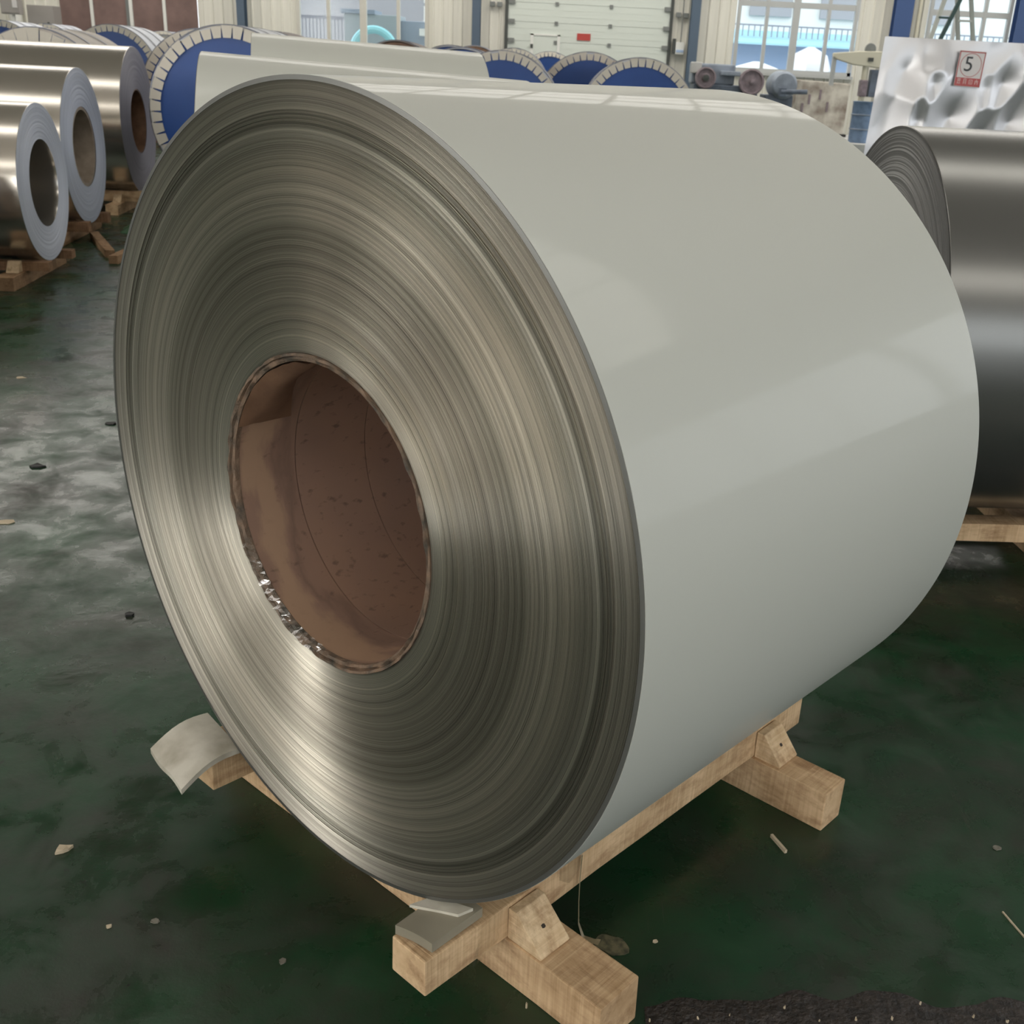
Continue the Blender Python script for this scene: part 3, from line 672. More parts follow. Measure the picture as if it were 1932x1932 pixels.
# pads and scraps on the skid
def bent_pad(name, label, cat, corners, th, mat, bend, edge=None, nu=10, nv=8):
    """four corners in skid coordinates (s, a, z) of the top face; bend(u, v) lifts it"""
    A, B_, Cc, D = [Vector(c) for c in corners]
    vs = []; fs = []
    for layer in (0, 1):
        for i in range(nu + 1):
            for j in range(nv + 1):
                u, v = i / nu, j / nv
                p = A * (1 - u) * (1 - v) + B_ * u * (1 - v) + Cc * u * v + D * (1 - u) * v
                vs.append((p.x, p.y, p.z + bend(u, v) - th * layer))
    n = (nu + 1) * (nv + 1); q = lambda i, j, l: l * n + i * (nv + 1) + j
    for i in range(nu):
        for j in range(nv):
            fs.append((q(i, j, 0), q(i + 1, j, 0), q(i + 1, j + 1, 0), q(i, j + 1, 0))); fs.append((q(i, j + 1, 1), q(i + 1, j + 1, 1), q(i + 1, j, 1), q(i, j, 1)))
    for i in range(nu):
        for j in (0, nv): fs.append((q(i, j, 0), q(i, j, 1), q(i + 1, j, 1), q(i + 1, j, 0)))
    for j in range(nv):
        for i in (0, nu): fs.append((q(i, j, 0), q(i, j + 1, 0), q(i, j + 1, 1), q(i, j, 1)))
    o = MB().add(vs, fs).build(name, mat, None, 0, .6)
    o.location = (FX, FY, 0); o.rotation_euler = (0, 0, -AZ); return tag(o, label, cat)
zb = HS + HB
bent_pad('rubber_pad', 'olive grey rubber pad on the front end of right skid beam', 'pad', [(.278, -.075, zb + .021), (.353, -.060, zb + .021), (.353, .055, zb + .024), (.275, .055, zb + .024)], .019, 'rubber', lambda u, v: .004 * math.sin(3 * u) * (1 - v))
bent_pad('foam_chip', 'white foam wedge squeezed between rubber pad and coil rim', 'foam scrap', [(.264, -.032, .1990), (.340, .010, .2005), (.347, .038, .2005), (.277, .012, .1985)], .006, 'foam', lambda u, v: 0)
bent_pad('foam_pad', 'dirty white foam pad curling out from under coil at left', 'pad', [(-.470, -.105, zb + .012), (-.310, -.128, zb + .006), (-.318, .012, zb + .034), (-.470, .030, zb + .040)], .012, 'foam', lambda u, v: .016 * math.sin(PI * v) - .006 * math.sin(2 * PI * u) * (1 - v))
# clear film wrapped on the beam, and the tape tail hanging to the floor
def sheetgrid(name, fn, nu, nv, mat, parent=None):
    vs = [fn(i / nu, j / nv) for i in range(nu + 1) for j in range(nv + 1)]
    fs = [(i * (nv + 1) + j, (i + 1) * (nv + 1) + j, (i + 1) * (nv + 1) + j + 1, i * (nv + 1) + j + 1) for i in range(nu) for j in range(nv)]
    return MB().add(vs, fs).build(name, mat, parent, 0, 1.5)
def crk(u, v, k, amp): return amp * noise.noise(Vector((u * 6 + k, v * 5, k)))
o = sheetgrid('plastic_film', lambda u, v: W(.3625 + abs(crk(u, v, 1, .006)), .045 + .055 * u - .02 * v, zb + .004 - (HB + .01) * v), 10, 10, 'film')
tag(o, 'clear plastic film wrapped over right beam near the rubber pad', 'plastic film')
o = thing('tape_tail', 'clear tape hanging from the right beam down to the floor', 'tape', W(.3605, .27))
o.rotation_euler = (0, 0, -AZ)
sheetgrid('film_patch', lambda u, v: Vector((.0025 + abs(crk(u, v, 4, .006)), -.028 + .062 * u, zb + .002 - .05 * v * (1 - .5 * abs(2 * u - 1)))), 8, 8, 'film', o)
pth = [((.004, .034, zb), .008), ((.006, .030, .12), .006), ((.012, .024, .07), .005), ((.020, .018, .03), .006), ((.035, .016, .006), .010), ((.055, .022, .0035), .014), ((.064, .03, .003), .016)]
def tailfn(u, v):
    f = u * (len(pth) - 1); i = min(int(f), len(pth) - 2); t = f - i
    p = Vector(pth[i][0]).lerp(Vector(pth[i + 1][0]), t); w = pth[i][1] * (1 - t) + pth[i + 1][1] * t
    return p + Vector((-.35, .94, 0)) * w * (v - .5) + Vector((0, 0, .0015 * math.sin(9 * u)))
sheetgrid('tape_strip', tailfn, 30, 2, 'strapfilm', o)
vs = []; n = 22
for k in range(n):
    t = 2 * PI * k / n; r = .026 * (1 + .16 * math.sin(2 * t + .6) + .06 * math.sin(5 * t)); vs.append((.084 + r * math.cos(t) * 1.15, .042 + r * math.sin(t), .0035))
vs += [(x, yy, .0005) for x, yy, z in vs]
MB().add(vs, [tuple(range(n)), tuple(range(2 * n - 1, n - 1, -1))] + [(k, k + n, (k + 1) % n + n, (k + 1) % n) for k in range(n)]).build('tape_end', 'sticker', o)

# ------------------------------------------------------------------ other coils of the hall
def plain_skid(label, cx, cy, az, L, off, zb_, hs, sw, over, mats=('wood_y', 'wood_x'), bw=.09, slp=(.12, .85), wed=True):
    o = thing('wooden_skid', label, 'skid', (cx, cy, 0), -az)
    for s in (-1, 1): jit_box('beam', (s * off - bw / 2, -.06, hs), (s * off + bw / 2, L + .06, zb_), mats[0], o, int(cx * 10) + s, axis='y')
    for f in slp: jit_box('sleeper', (-off - over, f * L - sw / 2, 0), (off + over, f * L + sw / 2, hs), mats[1], o, int(cy * 10))
    if wed:
        for f in slp:
            for s in (-1, 1):
                x = s * (off + bw / 2 + .002)
                MB().prism([(x, hs), (x, hs + .07), (x + s * .03, hs + .07), (x + s * .09, hs)], f * L - .04, f * L + .04).build('wedge', 'wood_z', o, .002)
    return o
def bearers(root, L, R, cz, off=.34):
    zb_ = cz - math.sqrt(R * R - off * off) - .004
    for s in (-1, 1): MB().span((s * off - .06, -.02, 0), (s * off + .06, L + .02, zb_)).build('bearer', 'wood_old', root, .004)
# two more white coils right behind
ta = math.radians(76)
r1, _ = coil('coated_coil', 'off-white coated coil directly behind the huge foreground coil', 'metal coil', (-1.512, 4.62, .81), ta, .712, 1.31, .27, ('paint', 'wound'), 160, rx=math.radians(-2.2), core='kraft')
bearers(r1, 1.3, .712, .81)
r2, _ = coil('coated_coil', 'farther off-white coated coil, second behind the foreground coil', 'metal coil', (-1.77, 6.36, .88), ta, .745, 1.23, .27, ('paint', 'wound'), 160, rx=math.radians(-1.8), core='kraft')
bearers(r2, 1.2, .745, .88)
# dark grey coil at the right
DAZ = math.radians(87)
coil('coated_coil', 'dark grey metallic coil at right edge behind the foreground coil', 'metal coil', (1.08, 3.74, .78), DAZ, .629, 1.35, .27, ('steel_dark', 'wound_dark'), 200, 120, amp=.0012, core='kraft', tele=lambda t: .012 * math.sin(t * 9) * (1 - t), seed=5)
plain_skid('pine skid under the dark grey coil at right', 1.08, 3.74, DAZ, 1.35, .24, .155, .09, .1, .28, slp=(.5, .93))
# bright aluminium coils at the left
SAZ = math.radians(-96.8)
def tele_cone(d): return lambda t: d * (1 - abs(2 * t - 1)) * -1
s1, z1 = coil('aluminium_coil', 'small bright aluminium coil with pale grey end and ridged bore', 'metal coil', (-3.555, 7.70, .635), SAZ, .515, 1.25, .285, ('alu', 'wound_blue'), 128, 40, amp=.0012, bore='alu_in')
s2, z2 = coil('aluminium_coil', 'middle bright aluminium coil with pale end and brown core', 'metal coil', (-4.01, 9.50, .735), SAZ, .612, 1.3, .315, ('alu', 'wound_blue'), 128, 40, amp=.0015, core='kraft_pale', core_t=.026)
s3, z3 = coil('aluminium_coil', 'largest bright aluminium coil with dark plum end and orange tape', 'metal coil', (-4.28, 11.50, .84), SAZ, .685, 1.45, .30, ('alu', 'wound_plum'), 128, 40, amp=.0012, core='kraft')
def patch(name, root, cz, R, t0, t1, y0, y1, mat):
    n = 12; vs = []
    for i in range(n + 1):
        t = math.radians(t0 + (t1 - t0) * i / n)
        for yy in (y0, y1): vs.append((R * math.cos(t), yy, R * math.sin(t)))
    o = MB().add(vs, [(2 * i, 2 * i + 1, 2 * i + 3, 2 * i + 2) for i in range(n)]).build(name, mat, root, 0, 1.5); o.location = (0, 0, cz)
patch('orange_tape', s3, z3, .688, 350, 388, .27, .35, 'tape')
for r_, z_, R_, L_ in ((s1, z1, .517, 1.25), (s2, z2, .614, 1.3), (s3, z3, .687, 1.45)):
    patch('red_tape', r_, z_, R_, 1, 4.5, .02, L_ - .1, 'tape_red')
plain_skid('dark timber skid under the small aluminium coil at left', -3.555, 7.70, SAZ, 1.25, .26, .15, .09, .12, .30, ('wood_old', 'wood_oldx'))
plain_skid('timber skid under the middle aluminium coil at left', -4.01, 9.50, SAZ, 1.3, .30, .17, .09, .12, .30, ('wood_old', 'wood_oldx'))
plain_skid('timber skid under the largest aluminium coil at left', -4.28, 11.50, SAZ, 1.45, .30, .20, .10, .12, .34, ('wood_y', 'wood_x'))
# brown wrapped coil cut by the left edge of the frame
coil('wrapped_coil', 'brown-ended coil cut off by left frame edge', 'metal coil', (-3.68, 6.55, .47), math.radians(-92), .36, .9, .15, ('wrap_brown', 'kraft'), 80, 20, core='kraft')
bl = thing('timber_block', 'timber block under the brown-ended coil at left edge', 'timber', (-4.1, 6.5, 0))
jit_box('block', (-.45, -.24, 0), (.45, -.12, .108), 'wood_oldx', bl, 4); jit_box('block', (-.45, .14, 0), (.45, .26, .108), 'wood_oldx', bl, 5)

# export coils: blue end boards under a ring of folded white paper tabs
TABS = {}
def tab_mesh(R, n, depth):
    key = (R, n, depth)
    if key not in TABS:
        h = PI / n; w0 = 2 * R * math.sin(h) * .985; w1 = w0 * .70
        vs = [(-w0 / 2, 0, R * math.cos(h) - .0), (w0 / 2, 0, R * math.cos(h)), (w1 / 2, -.012, R - depth), (-w1 / 2, -.012, R - depth)]
        vs += [(x, yy + .003, z) for x, yy, z in vs]
        TABS[key] = MB().add(vs, [(0, 1, 2, 3), (7, 6, 5, 4), (0, 4, 5, 1), (1, 5, 6, 2), (2, 6, 7, 3), (3, 7, 4, 0)]).mesh('paper_tab', 'tab')
    return TABS[key]
def export_coil(label, x, yy, z, R=.75, L=1.2, n=46, wrap='wrap', az=0.0, tabs=True, depth=.105, cap='bluecap', cat='wrapped coil'):
    root = thing('wrapped_coil', label, cat, (x, yy, 0), -az)
    def at(o): o.location = (0, 0, z); return o
    lump = random.Random(int(x * 100))
    ph_ = lump.uniform(0, 6)
    pr = [(R - .02, .0), (R - .004, .004), (R, .02), (R + .004, .12), (R - .003, .3), (R + .004, .5), (R - .002, .75), (R + .003, 1.0), (R, L - .02), (R - .02, L)]
    at(MB().lathe(pr, 96, fn=lambda i, t: (.004 * math.sin(5 * t + i + ph_), 0)).build('wrapping', wrap, root, 0, .8))
    at(MB().lathe([(R + .0085, .008), (R + .0085, .0), (R - .004, -.004), (R - .004, .008)], 96).build('rim_strip', 'strap', root, 0, .5))
    at(MB().lathe([(.26, .02), (.26, .004), (R - .03, .004)], 80).build('end_board', cap, root, 0, .5))
    at(MB().lathe([(.26, .004), (.25, .004), (.25, L), (R - .02, L)], 64).build('core_tube', 'kraft', root, 0, .5))
    for q in (.34, .80): at(MB().lathe([(R + .006, q), (R + .0095, q + .002), (R + .0095, q + .03), (R + .006, q + .032)], 80).build('strap', 'strap', root, 0, .5))
    if tabs:
        me = tab_mesh(R, n, depth)
        rd = random.Random(int(x * 1000))
        for k in range(n):
            o = put('paper_tab', me, root, (0, -.002 - .002 * (k % 2), z)); o.rotation_euler = (rd.uniform(-.012, .012), 2 * PI * k / n, 0)
            sc = rd.uniform(.93, 1.06); o.scale = (sc if sc < 1 else 1, 1, 1)
    bearers(root, L, R, z, .36)
    return root
export_coil('nearest blue-capped wrapped coil left behind the white coils', -3.07, 10.56, .99)
export_coil('blue-capped coil peeking out behind left of nearest blue cap', -4.28, 13.68, 1.0)
export_coil('blue-capped coil below the maroon door, pale wrap to right', -7.56, 19.40, 1.09)
export_coil('blue-capped wrapped coil at the top left frame edge', -10.75, 22.25, 1.11)
export_coil('coil with wide plain paper tabs behind the largest aluminium coil', -5.60, 12.30, .91, n=34, wrap='wrap_warm', depth=.2)
export_coil('small far wrapped coil below the grey cabinet', -12.0, 27.0, 1.16)
export_coil('small far wrapped coil below the right end of maroon door', -9.9, 28.6, 1.15)
export_coil('far wrapped coil in the gap right of the maroon-door coil', -8.2, 23.8, 1.02)
export_coil('blue-capped coil under the roller door, left of three', -.854, 14.64, .945)
export_coil('blue-capped coil at right below the door, with ridged wrap', .892, 15.03, .95, L=1.3)
export_coil('blue-capped coil between and behind the two under the door', .259, 16.75, 1.01)
export_coil('small far wrapped coil below the wicket door', -.52, 28.4, 1.14)
export_coil('far wrapped coil behind the left coil under the door', -1.27, 26.07, 1.145)
export_coil('brown-wrapped coil top below wall left of roller door', -2.35, 28.6, 1.19, wrap='wrap_brown', tabs=False, cap='kraft')
export_coil('brown-wrapped coil top behind the left end of far white coil', -4.15, 16.2, 1.06, wrap='wrap_brown', tabs=False, cap='kraft')
export_coil('brown-wrapped coil top below the wide window', -2.72, 18.4, 1.06, wrap='wrap_brown', tabs=False, cap='kraft')
export_coil('pale coil with blue rim right of the brown top below window', -2.12, 20.6, 1.06, tabs=False)
export_coil('pale wrapped coil just behind right end of far white coil', -1.5, 16.3, .98, tabs=False)

# ------------------------------------------------------------------ foil-wrapped stack with number sheet
o = thing('foil_wrapped_stack', 'tall stack wrapped in crumpled silver foil at right', 'wrapped stack', (2.47, 9.5, 0))
WX, HZ, DY = 2.1, 1.885, .45
rf = random.Random(12)
GX, GZ = 8, 6
grid = [[rf.uniform(-1, 1) for _ in range(GZ + 1)] for _ in range(GX + 1)]
jx = [[(rf.uniform(-.38, .38), rf.uniform(-.38, .38)) for _ in range(GZ + 1)] for _ in range(GX + 1)]
def foil_fn(u, v):
    # creased facets: heights given at jittered nodes, joined by straight creases
    gx, gz = u * GX, v * GZ
    w0 = 0; acc = 0; best = []
    ci, cj = int(gx), int(gz)
    for i in range(max(0, ci - 1), min(GX, ci + 2) + 1):
        for j in range(max(0, cj - 1), min(GZ, cj + 2) + 1):
            dx, dz = gx - i - jx[i][j][0], gz - j - jx[i][j][1]
            best.append(grid[i][j] * .75 + abs(dx * .75 + dz * .4 * grid[i][j]) + .55 * math.hypot(dx, dz) * 1.6)
    e = min(best)
    x = WX * u; z = .15 + (HZ - .15) * v
    edge = min(1, 7 * (1 - v) + .02) * min(1, 7 * u + .03) * min(1, 7 * (1 - u) + .03)
    low = max(0, 1 - v * 1.5)
    fold = .05 * low * math.sin(x * 14 + 5 * z + 1.5 * math.sin(z * 6)) * math.exp(-((x - .28) / .32) ** 2)
    flat = math.exp(-((x - .70) / .20) ** 2 - ((z - 1.66) / .22) ** 2)
    sweep = .05 * math.sin(2.2 * x - 1.5 * z + .6)
    return Vector((x - .06 * (1 - v) * (1 - u) ** 6, (-.10 * e + fold + sweep) * edge * (1 - .92 * flat), z))
sheetgrid('foil_front', foil_fn, 130, 110, 'foil', o)
f = MB(); TX = .14
f.add([(0, 0, HZ), (WX, 0, HZ), (WX, DY, HZ - .02), (TX, DY, HZ - .02)], [(0, 1, 2, 3)])
f.build('foil_top', 'foil', o)
sheetgrid('foil_side', lambda u, v: Vector((TX * u - .06 * (1 - v) * (1 - u), DY * u, .15 + (HZ - .15) * v)), 4, 6, 'foil', o)
sheetgrid('foil_side', lambda u, v: Vector((WX, DY * u, .15 + (HZ - .15) * v)), 2, 2, 'foil', o)
sheetgrid('foil_back', lambda u, v: Vector((TX + (WX - TX) * u, DY, .15 + (HZ - .15) * v)), 2, 2, 'foil', o)
for y0 in (.05, .3): MB().span((.16, y0, 0), (WX - .05, y0 + .1, .15)).build('bearer', 'wood_old', o)
sg = thing('number_sheet', 'white paper sheet with a black 5 on silver foil', 'notice', (3.164, 9.45, 1.678))
sg.rotation_euler = (0, math.radians(1.5), 0)
MB().span((-.105, -.002, -.133), (.105, .0, .133)).build('sheet', 'paper', sg)
fr = MB()
for a, b in (((-.102, -.0035, .120), (.102, -.0025, .128)), ((-.102, -.0035, -.128), (.102, -.0025, -.121)), ((-.102, -.0035, -.128), (-.095, -.0025, .128)), ((.095, -.0035, -.128), (.102, -.0025, .128))): fr.span(a, b)
fr.build('red_border', 'ink_red', sg)
MB().span((-.095, -.0035, -.121), (.095, -.0025, -.066)).build('red_band', 'ink_red', sg)
rg = MB(); n = 40; vs = []
for k in range(n):
    t = 2 * PI * k / n
    for r in (1.0, .95): vs.append((.085 * r * math.cos(t), -.003, .028 + .088 * r * math.sin(t)))
rg.add(vs, [(2 * k, 2 * k + 1, (2 * k + 3) % (2 * n), (2 * k + 2) % (2 * n)) for k in range(n)]).build('red_ring', 'ink_red', sg)
def text(s, name, size, mat, loc, parent, ext=.0008):
    cu = bpy.data.curves.new(name, 'FONT'); cu.body = s; cu.size = size; cu.align_x = 'CENTER'; cu.align_y = 'CENTER'; cu.extrude = ext
    t = bpy.data.objects.new(name, cu); C.objects.link(t)
    dg = bpy.context.evaluated_depsgraph_get(); me = bpy.data.meshes.new_from_object(t.evaluated_get(dg)); bpy.data.objects.remove(t)
    me.materials.clear(); me.materials.append(M[mat]); o_ = put(name, me, parent, loc); o_.rotation_euler = (PI / 2, 0, 0); return o_
text('5', 'numeral', .155, 'ink_black', (-.018, -.0035, .030), sg)
bl_ = MB()                     # four small white characters, too blurred in the photograph to read
for cx_, bars in ((-.070, ((-.012, .012, .016, .020), (-.012, .012, .004, .008), (-.014, .014, -.018, -.014), (-.010, -.006, -.018, .020), (.004, .008, -.018, .018))),
                  (-.024, ((-.010, -.006, -.020, .020), (.008, .012, -.020, .020), (-.010, .012, .016, .020), (-.010, .012, .003, .006), (-.010, .012, -.010, -.007))),
                  (.024, ((-.014, .014, .012, .015), (-.014, -.011, -.018, .015), (.011, .014, -.018, .015), (-.002, .001, -.012, .006), (-.014, .014, -.018, -.015))),
                  (.070, ((-.014, -.004, .006, .010), (.004, .014, .006, .010), (-.012, -.008, -.018, .004), (.008, .012, -.018, .004), (-.002, .002, -.004, .020)))):
    for a, b_, c_, e_ in bars: bl_.span((cx_ + a, -.0045, -.093 + c_), (cx_ + b_, -.0034, -.093 + e_))
bl_.build('band_lettering', 'ink_white', sg)

# ------------------------------------------------------------------ stepladder, drum, machine by the windows
o = thing('stepladder', 'tall green and pale stepladder behind the foil-wrapped stack', 'ladder', (4.45, 14.0, 0))
def rail(a, b, mat, w=.045): MB().bar(a, b, w, .03).build('rail', mat, o)
apx = 3.35
L_ = [(-.97, -.1, 0), (-.70, -.1, 0)]; T_ = [(.06, -.05, apx), (.20, -.05, apx)]
fL = [Vector((-.870, 0, 0)), Vector((-.82, 0, 0))]
def lineat(p, q, z): t = (z - p.z) / (q.z - p.z); return p.lerp(q, t)
A1, A2 = Vector((-.303, 0, 2.082)), Vector((-.196, 0, 2.467)); B1, B2 = Vector((-.19, 0, 2.07)), Vector((-.02, 0, 2.475))
C1, C2 = Vector((.185, .35, 2.054)), Vector((.059, .35, 2.479)); D1, D2 = Vector((.364, .35, 2.057)), Vector((.222, .35, 2.486))
zt = 2.95
legs = []
for p, q, m, dy in ((A1, A2, 'ladder_lt', -1), (B1, B2, 'ladder_dk', -1), (C1, C2, 'ladder_lt', 1), (D1, D2, 'ladder_lt', 1)):
    b = lineat(p, q, 0); t = lineat(p, q, zt); b.y = -.55 if dy < 0 else .95; t.y = .1 if dy < 0 else .22
    legs.append((b, t)); rail(b, t, m)
for k in range(1, 10):
    z = .28 * k + .04
    for (i, j) in ((0, 1), (2, 3)):
        a = lineat(*legs[i], z); c = lineat(*legs[j], z); MB().bar(a, c, .022, .05).build('rung', 'ladder_lt' if i else 'ladder_dk', o)
MB().box((.03, .16, zt), (.36, .3, .03)).build('top_cap', 'ladder_dk', o)

o = thing('oil_drum', 'blue steel drum standing below the cream machine arm', 'drum', (6.53, 25.9, .32))
pr = [(0, 0), (.27, 0), (.275, .02), (.27, .05), (.27, .27), (.282, .285), (.27, .30), (.27, .57), (.282, .585), (.27, .60), (.27, .83), (.278, .855), (.265, .86), (.262, .84), (0, .84)]
def vlathe(prof, seg): 
    vs = []; fs = []
    for r, z in prof:
        for k in range(seg): t = 2 * PI * k / seg; vs.append((r * math.cos(t), r * math.sin(t), z))
    for i in range(len(prof) - 1):
        for k in range(seg): fs.append((i * seg + k, i * seg + (k + 1) % seg, (i + 1) * seg + (k + 1) % seg, (i + 1) * seg + k))
    return MB().add(vs, fs)
vlathe(pr, 40).build('drum_body', 'drum', o, 0, .5)
for z in (.285, .585): vlathe([(.282, z - .012), (.287, z), (.282, z + .012)], 40).build('drum_hoop', 'machine_lt', o, 0, .8)
tag(MB().span((5.46, 25.3, 0), (7.8, 29.6, .32)).build('plinth', 'concrete', None, .02), 'pale concrete plinth under the drum and stained block', 'plinth')
o = thing('stained_block', 'stained whitewashed block beside the old machine', 'block', (6.09, 28.3, .32))
MB().prism([(-.62, 0), (.6, 0), (.62, 1.2), (-.62, 1.24)], 0, 1.1).build('body', 'tank', o, .03)
for x, z in ((-.35, .7), (-.1, .82), (.1, .55), (-.5, .5)): MB().span((x, -.02, z), (x + .05, .01, z + .22)).build('rust_streak', 'wheel', o)
MB().span((-.66, -.08, 0), (.66, 1.15, .06)).build('foot_plate', 'blackbit', o)
o = thing('old_machine', 'old blue grey machine with two flywheels under the window', 'machine', (4.0, 27.3, 0))
MB().span((-1.15, .0, 0), (.35, .9, 1.36)).build('bed', 'machine', o, .03)
MB().span((-1.2, .1, 1.36), (-.2, .8, 1.80)).build('gearbox', 'machine_lt', o, .04)
MB().span((-1.25, -.05, 1.58), (-1.0, .1, 1.82)).build('terminal_box', 'concrete', o, .02)
MB().span((-.55, -.1, 1.56), (-.1, .3, 1.66)).build('cover', 'machine_lt', o, .02)
def flywheel(x, z, r, hub):
    w = MB().lathe([(.03, -.16), (.05, -.17), (r * .45, -.14), (r * .8, -.15), (r * .86, -.19), (r, -.18), (r, -.02), (r * .9, 0), (.03, 0)], 40).build('flywheel', 'wheel', o, 0, .6); w.location = (x, -.02, z)
    h = MB().lathe([(0, -.24), (hub, -.23), (hub, -.1)], 20).build('hub', 'dark_metal' if hub > .05 else 'wheel', w, 0, .6)
flywheel(-.90, 1.49, .235, .07); flywheel(.16, 1.45, .285, .045)
m_ = MB().lathe([(0, -.35), (.25, -.34), (.30, -.28), (.31, .45), (.26, .5), (0, .52)], 32).build('motor', 'machine_lt', o, 0, .6); m_.location = (.95, .3, 1.42)
MB().span((.55, .1, 0), (1.2, .9, 1.2)).build('motor_stand', 'machine', o, .02)
MB().span((.45, -.05, .55), (.80, .1, 1.0)).build('access_panel', 'armcream', o, .01)
mb = MB(); mb.tube([(.85, -.2, 1.28), (1.45, -.2, 1.30)], .055, 10); mb.build('shaft', 'machine', o, 0, .6)
MB().box((.90, -.15, 1.27), (.16, .16, .2)).build('bearing', 'machine', o, .02)
o = thing('drill_arm', 'cream machine arm reaching across in front of the window', 'machine arm', (6.56, 26.5, .32))
MB().prism([(-.76, 1.74), (-.70, 1.70), (-.3, 1.60), (.36, 1.55), (.40, 1.90), (-.2, 1.88), (-.6, 1.84), (-.76, 1.82)], -.1, .1).build('arm', 'armcream', o, .02)
MB().span((-.76, -.06, 1.15), (-.68, .06, 1.76)).build('hanging_bar', 'frame', o)
MB().tube([(0, 0, 0), (0, 0, 1.6)], .07, 12).build('column', 'armcream', o, 0, .6)
MB().lathe([(0, -.02), (.12, -.01), (.13, .02)], 16).build('lamp_cap', 'grey_metal', o).location = (.05, 0, 1.93)
MB().box((.06, -.11, 1.72), (.12, .03, .08)).build('badge', 'dark_metal', o)
MB().span((-.08, -.12, .95), (.08, .12, 1.3)).build('spindle_head', 'wheel', o, .03)
MB().span((.12, -.1, .95), (.42, .12, 1.52)).build('motor_box', 'machine', o, .02)
tag(MB().bar((2.66, 13.2, 0), (2.78, 13.25, 1.0), .05, .05).build('prop_bar', 'armcream'), 'thin cream bar leaning left of the foil-wrapped stack', 'bar')

# ------------------------------------------------------------------ loose things on the floor
def plank(p, q, w, h, lab, mat='wood_oldx'):
    p, q = Vector(p), Vector(q); d_ = q - p; o_ = thing('timber_offcut', lab, 'timber', ((p + q) / 2).to_tuple(), math.atan2(d_.y, d_.x))
    jit_box('plank', (-d_.length / 2, -w / 2, 0), (d_.length / 2, w / 2, h), mat, o_, int(p.x * 100))
plank((-3.98, 9.43, 0), (-3.50, 8.55, 0), .07, .06, 'left one of two timber offcuts lying on the floor beside aluminium coils')
plank((-3.38, 8.30, 0), (-3.42, 9.2, 0), .07, .06, 'right one of two timber offcuts lying on the floor beside aluminium coils')
vs = []; n = 18
for k in range(n):
    t = 2 * PI * k / n; r = 1 + .2 * math.sin(3 * t + 1); vs.append((-3.72 + .28 * r * math.cos(t), 10.0 + .22 * r * math.sin(t), .001))
vs2 = [(x * .6 + -3.72 * .4, yy * .6 + 10.0 * .4, .06) for x, yy, z in vs]
tag(MB().add(vs + vs2, [(k, (k + 1) % n, (k + 1) % n + n, k + n) for k in range(n)] + [tuple(range(n, 2 * n))]).build('strap_heap', pm('green plastic strap', (.03, .12, .05), .4), None, 0, .6), 'small heap of green plastic strap behind the timber offcuts', 'strap')
def flake(x, yy, r, mat, lab, cat, group=None, h=.004, el=1.0, rot=0.0, name='wood_chip', seed=0):
    rd = random.Random(seed + int(x * 997)); n = 7; vs = []
    for k in range(n):
        t = 2 * PI * k / n; q = r * rd.uniform(.6, 1.2); a, b_ = q * math.cos(t) * el, q * math.sin(t)
        vs.append((x + a * math.cos(rot) - b_ * math.sin(rot), yy + a * math.sin(rot) + b_ * math.cos(rot), 0.0005))
    vs2 = [(vx, vy, h * rd.uniform(.5, 1.1)) for vx, vy, vz in vs]
    return tag(MB().add(vs + vs2, [tuple(range(n - 1, -1, -1)), tuple(range(n, 2 * n))] + [(k, (k + 1) % n, (k + 1) % n + n, k + n) for k in range(n)]).build(name, mat), lab, cat, group)
flake(-.954, 1.784, .014, 'chip', 'largest pale curled chip on floor at lower left', 'wood chip', h=.010, el=1.3, rot=.6)
flake(-.70, 1.60, .007, 'chip_dark', 'small grey flake on the dark floor below left foam pad', 'flake', el=1.5, name='grey_flake')

flake(-.44, 1.517, .008, 'chip_dark', 'brownish speck on dark floor left of the rubber pad beam', 'flake', name='grey_flake')
flake(-.782, 1.58, .006, 'chip', 'tiny pale chip on green floor near the lower left edge', 'wood chip')
tag(MB().bar((.523, 1.945, .004), (.545, 1.893, .004), .008, .006).build('wood_splinter', 'chip'), 'pale splinter of wood on floor in front of the rear sleeper', 'splinter')
flake(-1.2, 2.80, .014, 'blackbit', 'black and grey lump on floor left of the coil', 'debris lump', h=.007, el=1.4, name='debris_lump')
flake(-1.994, 3.961, .022, 'blackbit', 'black scrap on the scuffed floor farther left of the coil', 'debris lump', h=.008, el=1.5, name='debris_lump')
flake(-1.924, 4.522, .024, 'blackbit', 'black scrap on the pale scuffed floor touching coil outline', 'debris lump', h=.008, el=1.4, name='debris_lump')
flake(-1.856, 3.415, .02, 'chip', 'small pale scrap on floor at the far left frame edge', 'scrap', el=1.6, name='pale_scrap')
flake(-2.613, 5.156, .022, 'chip', 'tiny pale scrap on floor at left, below aluminium coils', 'scrap', name='pale_scrap')
flake(.245, 1.614, .005, 'chip', 'pale crumb on dark floor right of the tape end', 'crumb', name='crumb')
flake(1.016, 1.947, .009, 'chip_dark', 'grey flake on green floor near right frame edge', 'flake', el=1.5, name='grey_flake')
flake(.66, 2.42, .006, 'chip', 'pale crumb on floor behind the rear sleeper', 'crumb', name='crumb')
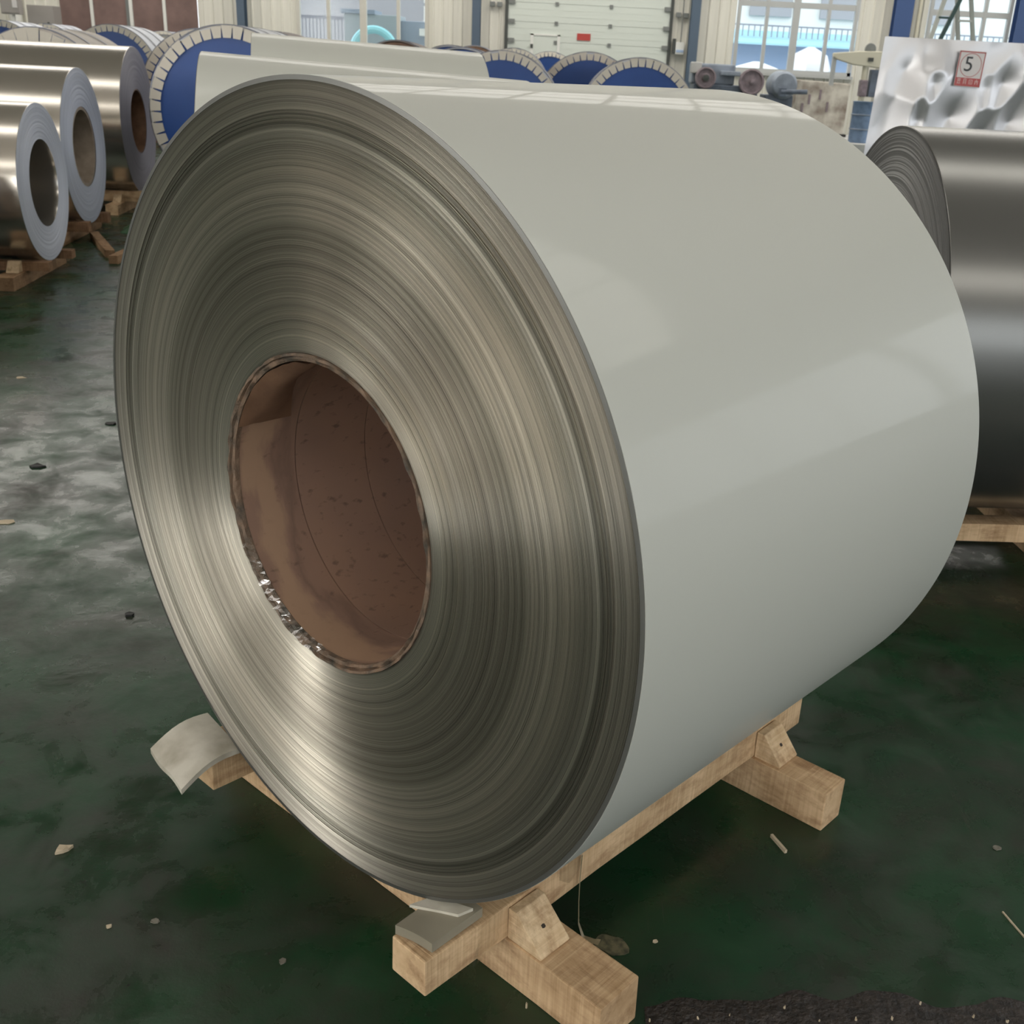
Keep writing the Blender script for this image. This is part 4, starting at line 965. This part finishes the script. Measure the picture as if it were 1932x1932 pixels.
tag(MB().bar((.955, 1.745, .002), (.985, 1.63, .002), .003, .003).build('wire_offcut', 'chip'), 'thin pale wire offcut on floor at lower right', 'wire')
rd = random.Random(21)
for k in range(14):
    t = k / 13; x = .02 + .92 * t + rd.uniform(-.02, .02); yy = 1.425 + .05 * t + rd.uniform(-.015, .03)
    flake(x, yy, rd.uniform(.0011, .0026), 'chip', 'tiny pale crumb lying in the black dirt at lower right', 'crumb', 'pale crumbs in the black dirt', h=.0135, seed=k, name='crumb')
# ridge of black oily dirt along the lower right of the frame
vs = []; fs = []; NX, NY = 150, 36
for i in range(NX + 1):
    x = .215 + 1.2 * i / NX
    edge = 1.462 + .065 * max(0, x) + .045 * noise.noise(Vector((x * 7, 3, 0))) + .012 * noise.noise(Vector((x * 17, 7, 0))) 
    for j in range(NY + 1):
        v = j / NY; yy = 1.12 + (edge - 1.12) * v
        h = min(1, (1 - v) * 9) ** .7 * min(1, (x - .205) * 30) * min(1, v * 6 + .02)
        z = .0005 + h * (.007 + .006 * noise.noise(Vector((x * 22, yy * 22, 1))) + .004 * noise.noise(Vector((x * 70, yy * 70, 4))))
        vs.append((x, yy, max(.0006, z)))
for i in range(NX):
    for j in range(NY): a = i * (NY + 1) + j; fs.append((a, a + NY + 1, a + NY + 2, a + 1))
q = MB().add(vs, fs).build('oily_dirt', 'soil', None, 0, 1.5)
tag(q, 'ridge of black oily dirt along the bottom right of floor', 'dirt', None, 'stuff')

# repeats share a group
GROUPS = {'wrapped_coil': 'wrapped coils across the hall', 'aluminium_coil': 'bright aluminium coils at the left', 'coated_coil': 'coated metal coils on skids',
          'wooden_skid': 'timber skids under the coils', 'steel_column': 'steel columns along the back wall', 'junction_box': 'small boxes beside the roller door',
          'timber_offcut': 'timber offcuts on the floor', 'grey_flake': 'grey flakes on the floor', 'debris_lump': 'black lumps on the floor',
          'wrapped_bundle': 'bundles in the yard outside', 'pale_scrap': 'pale scraps on the floor', 'wood_chip': 'wood chips on the floor'}
for o in C.objects:
    if o.parent is None and 'label' in o and 'group' not in o:
        g = GROUPS.get(o.name.split('.')[0])
        if g: o['group'] = g
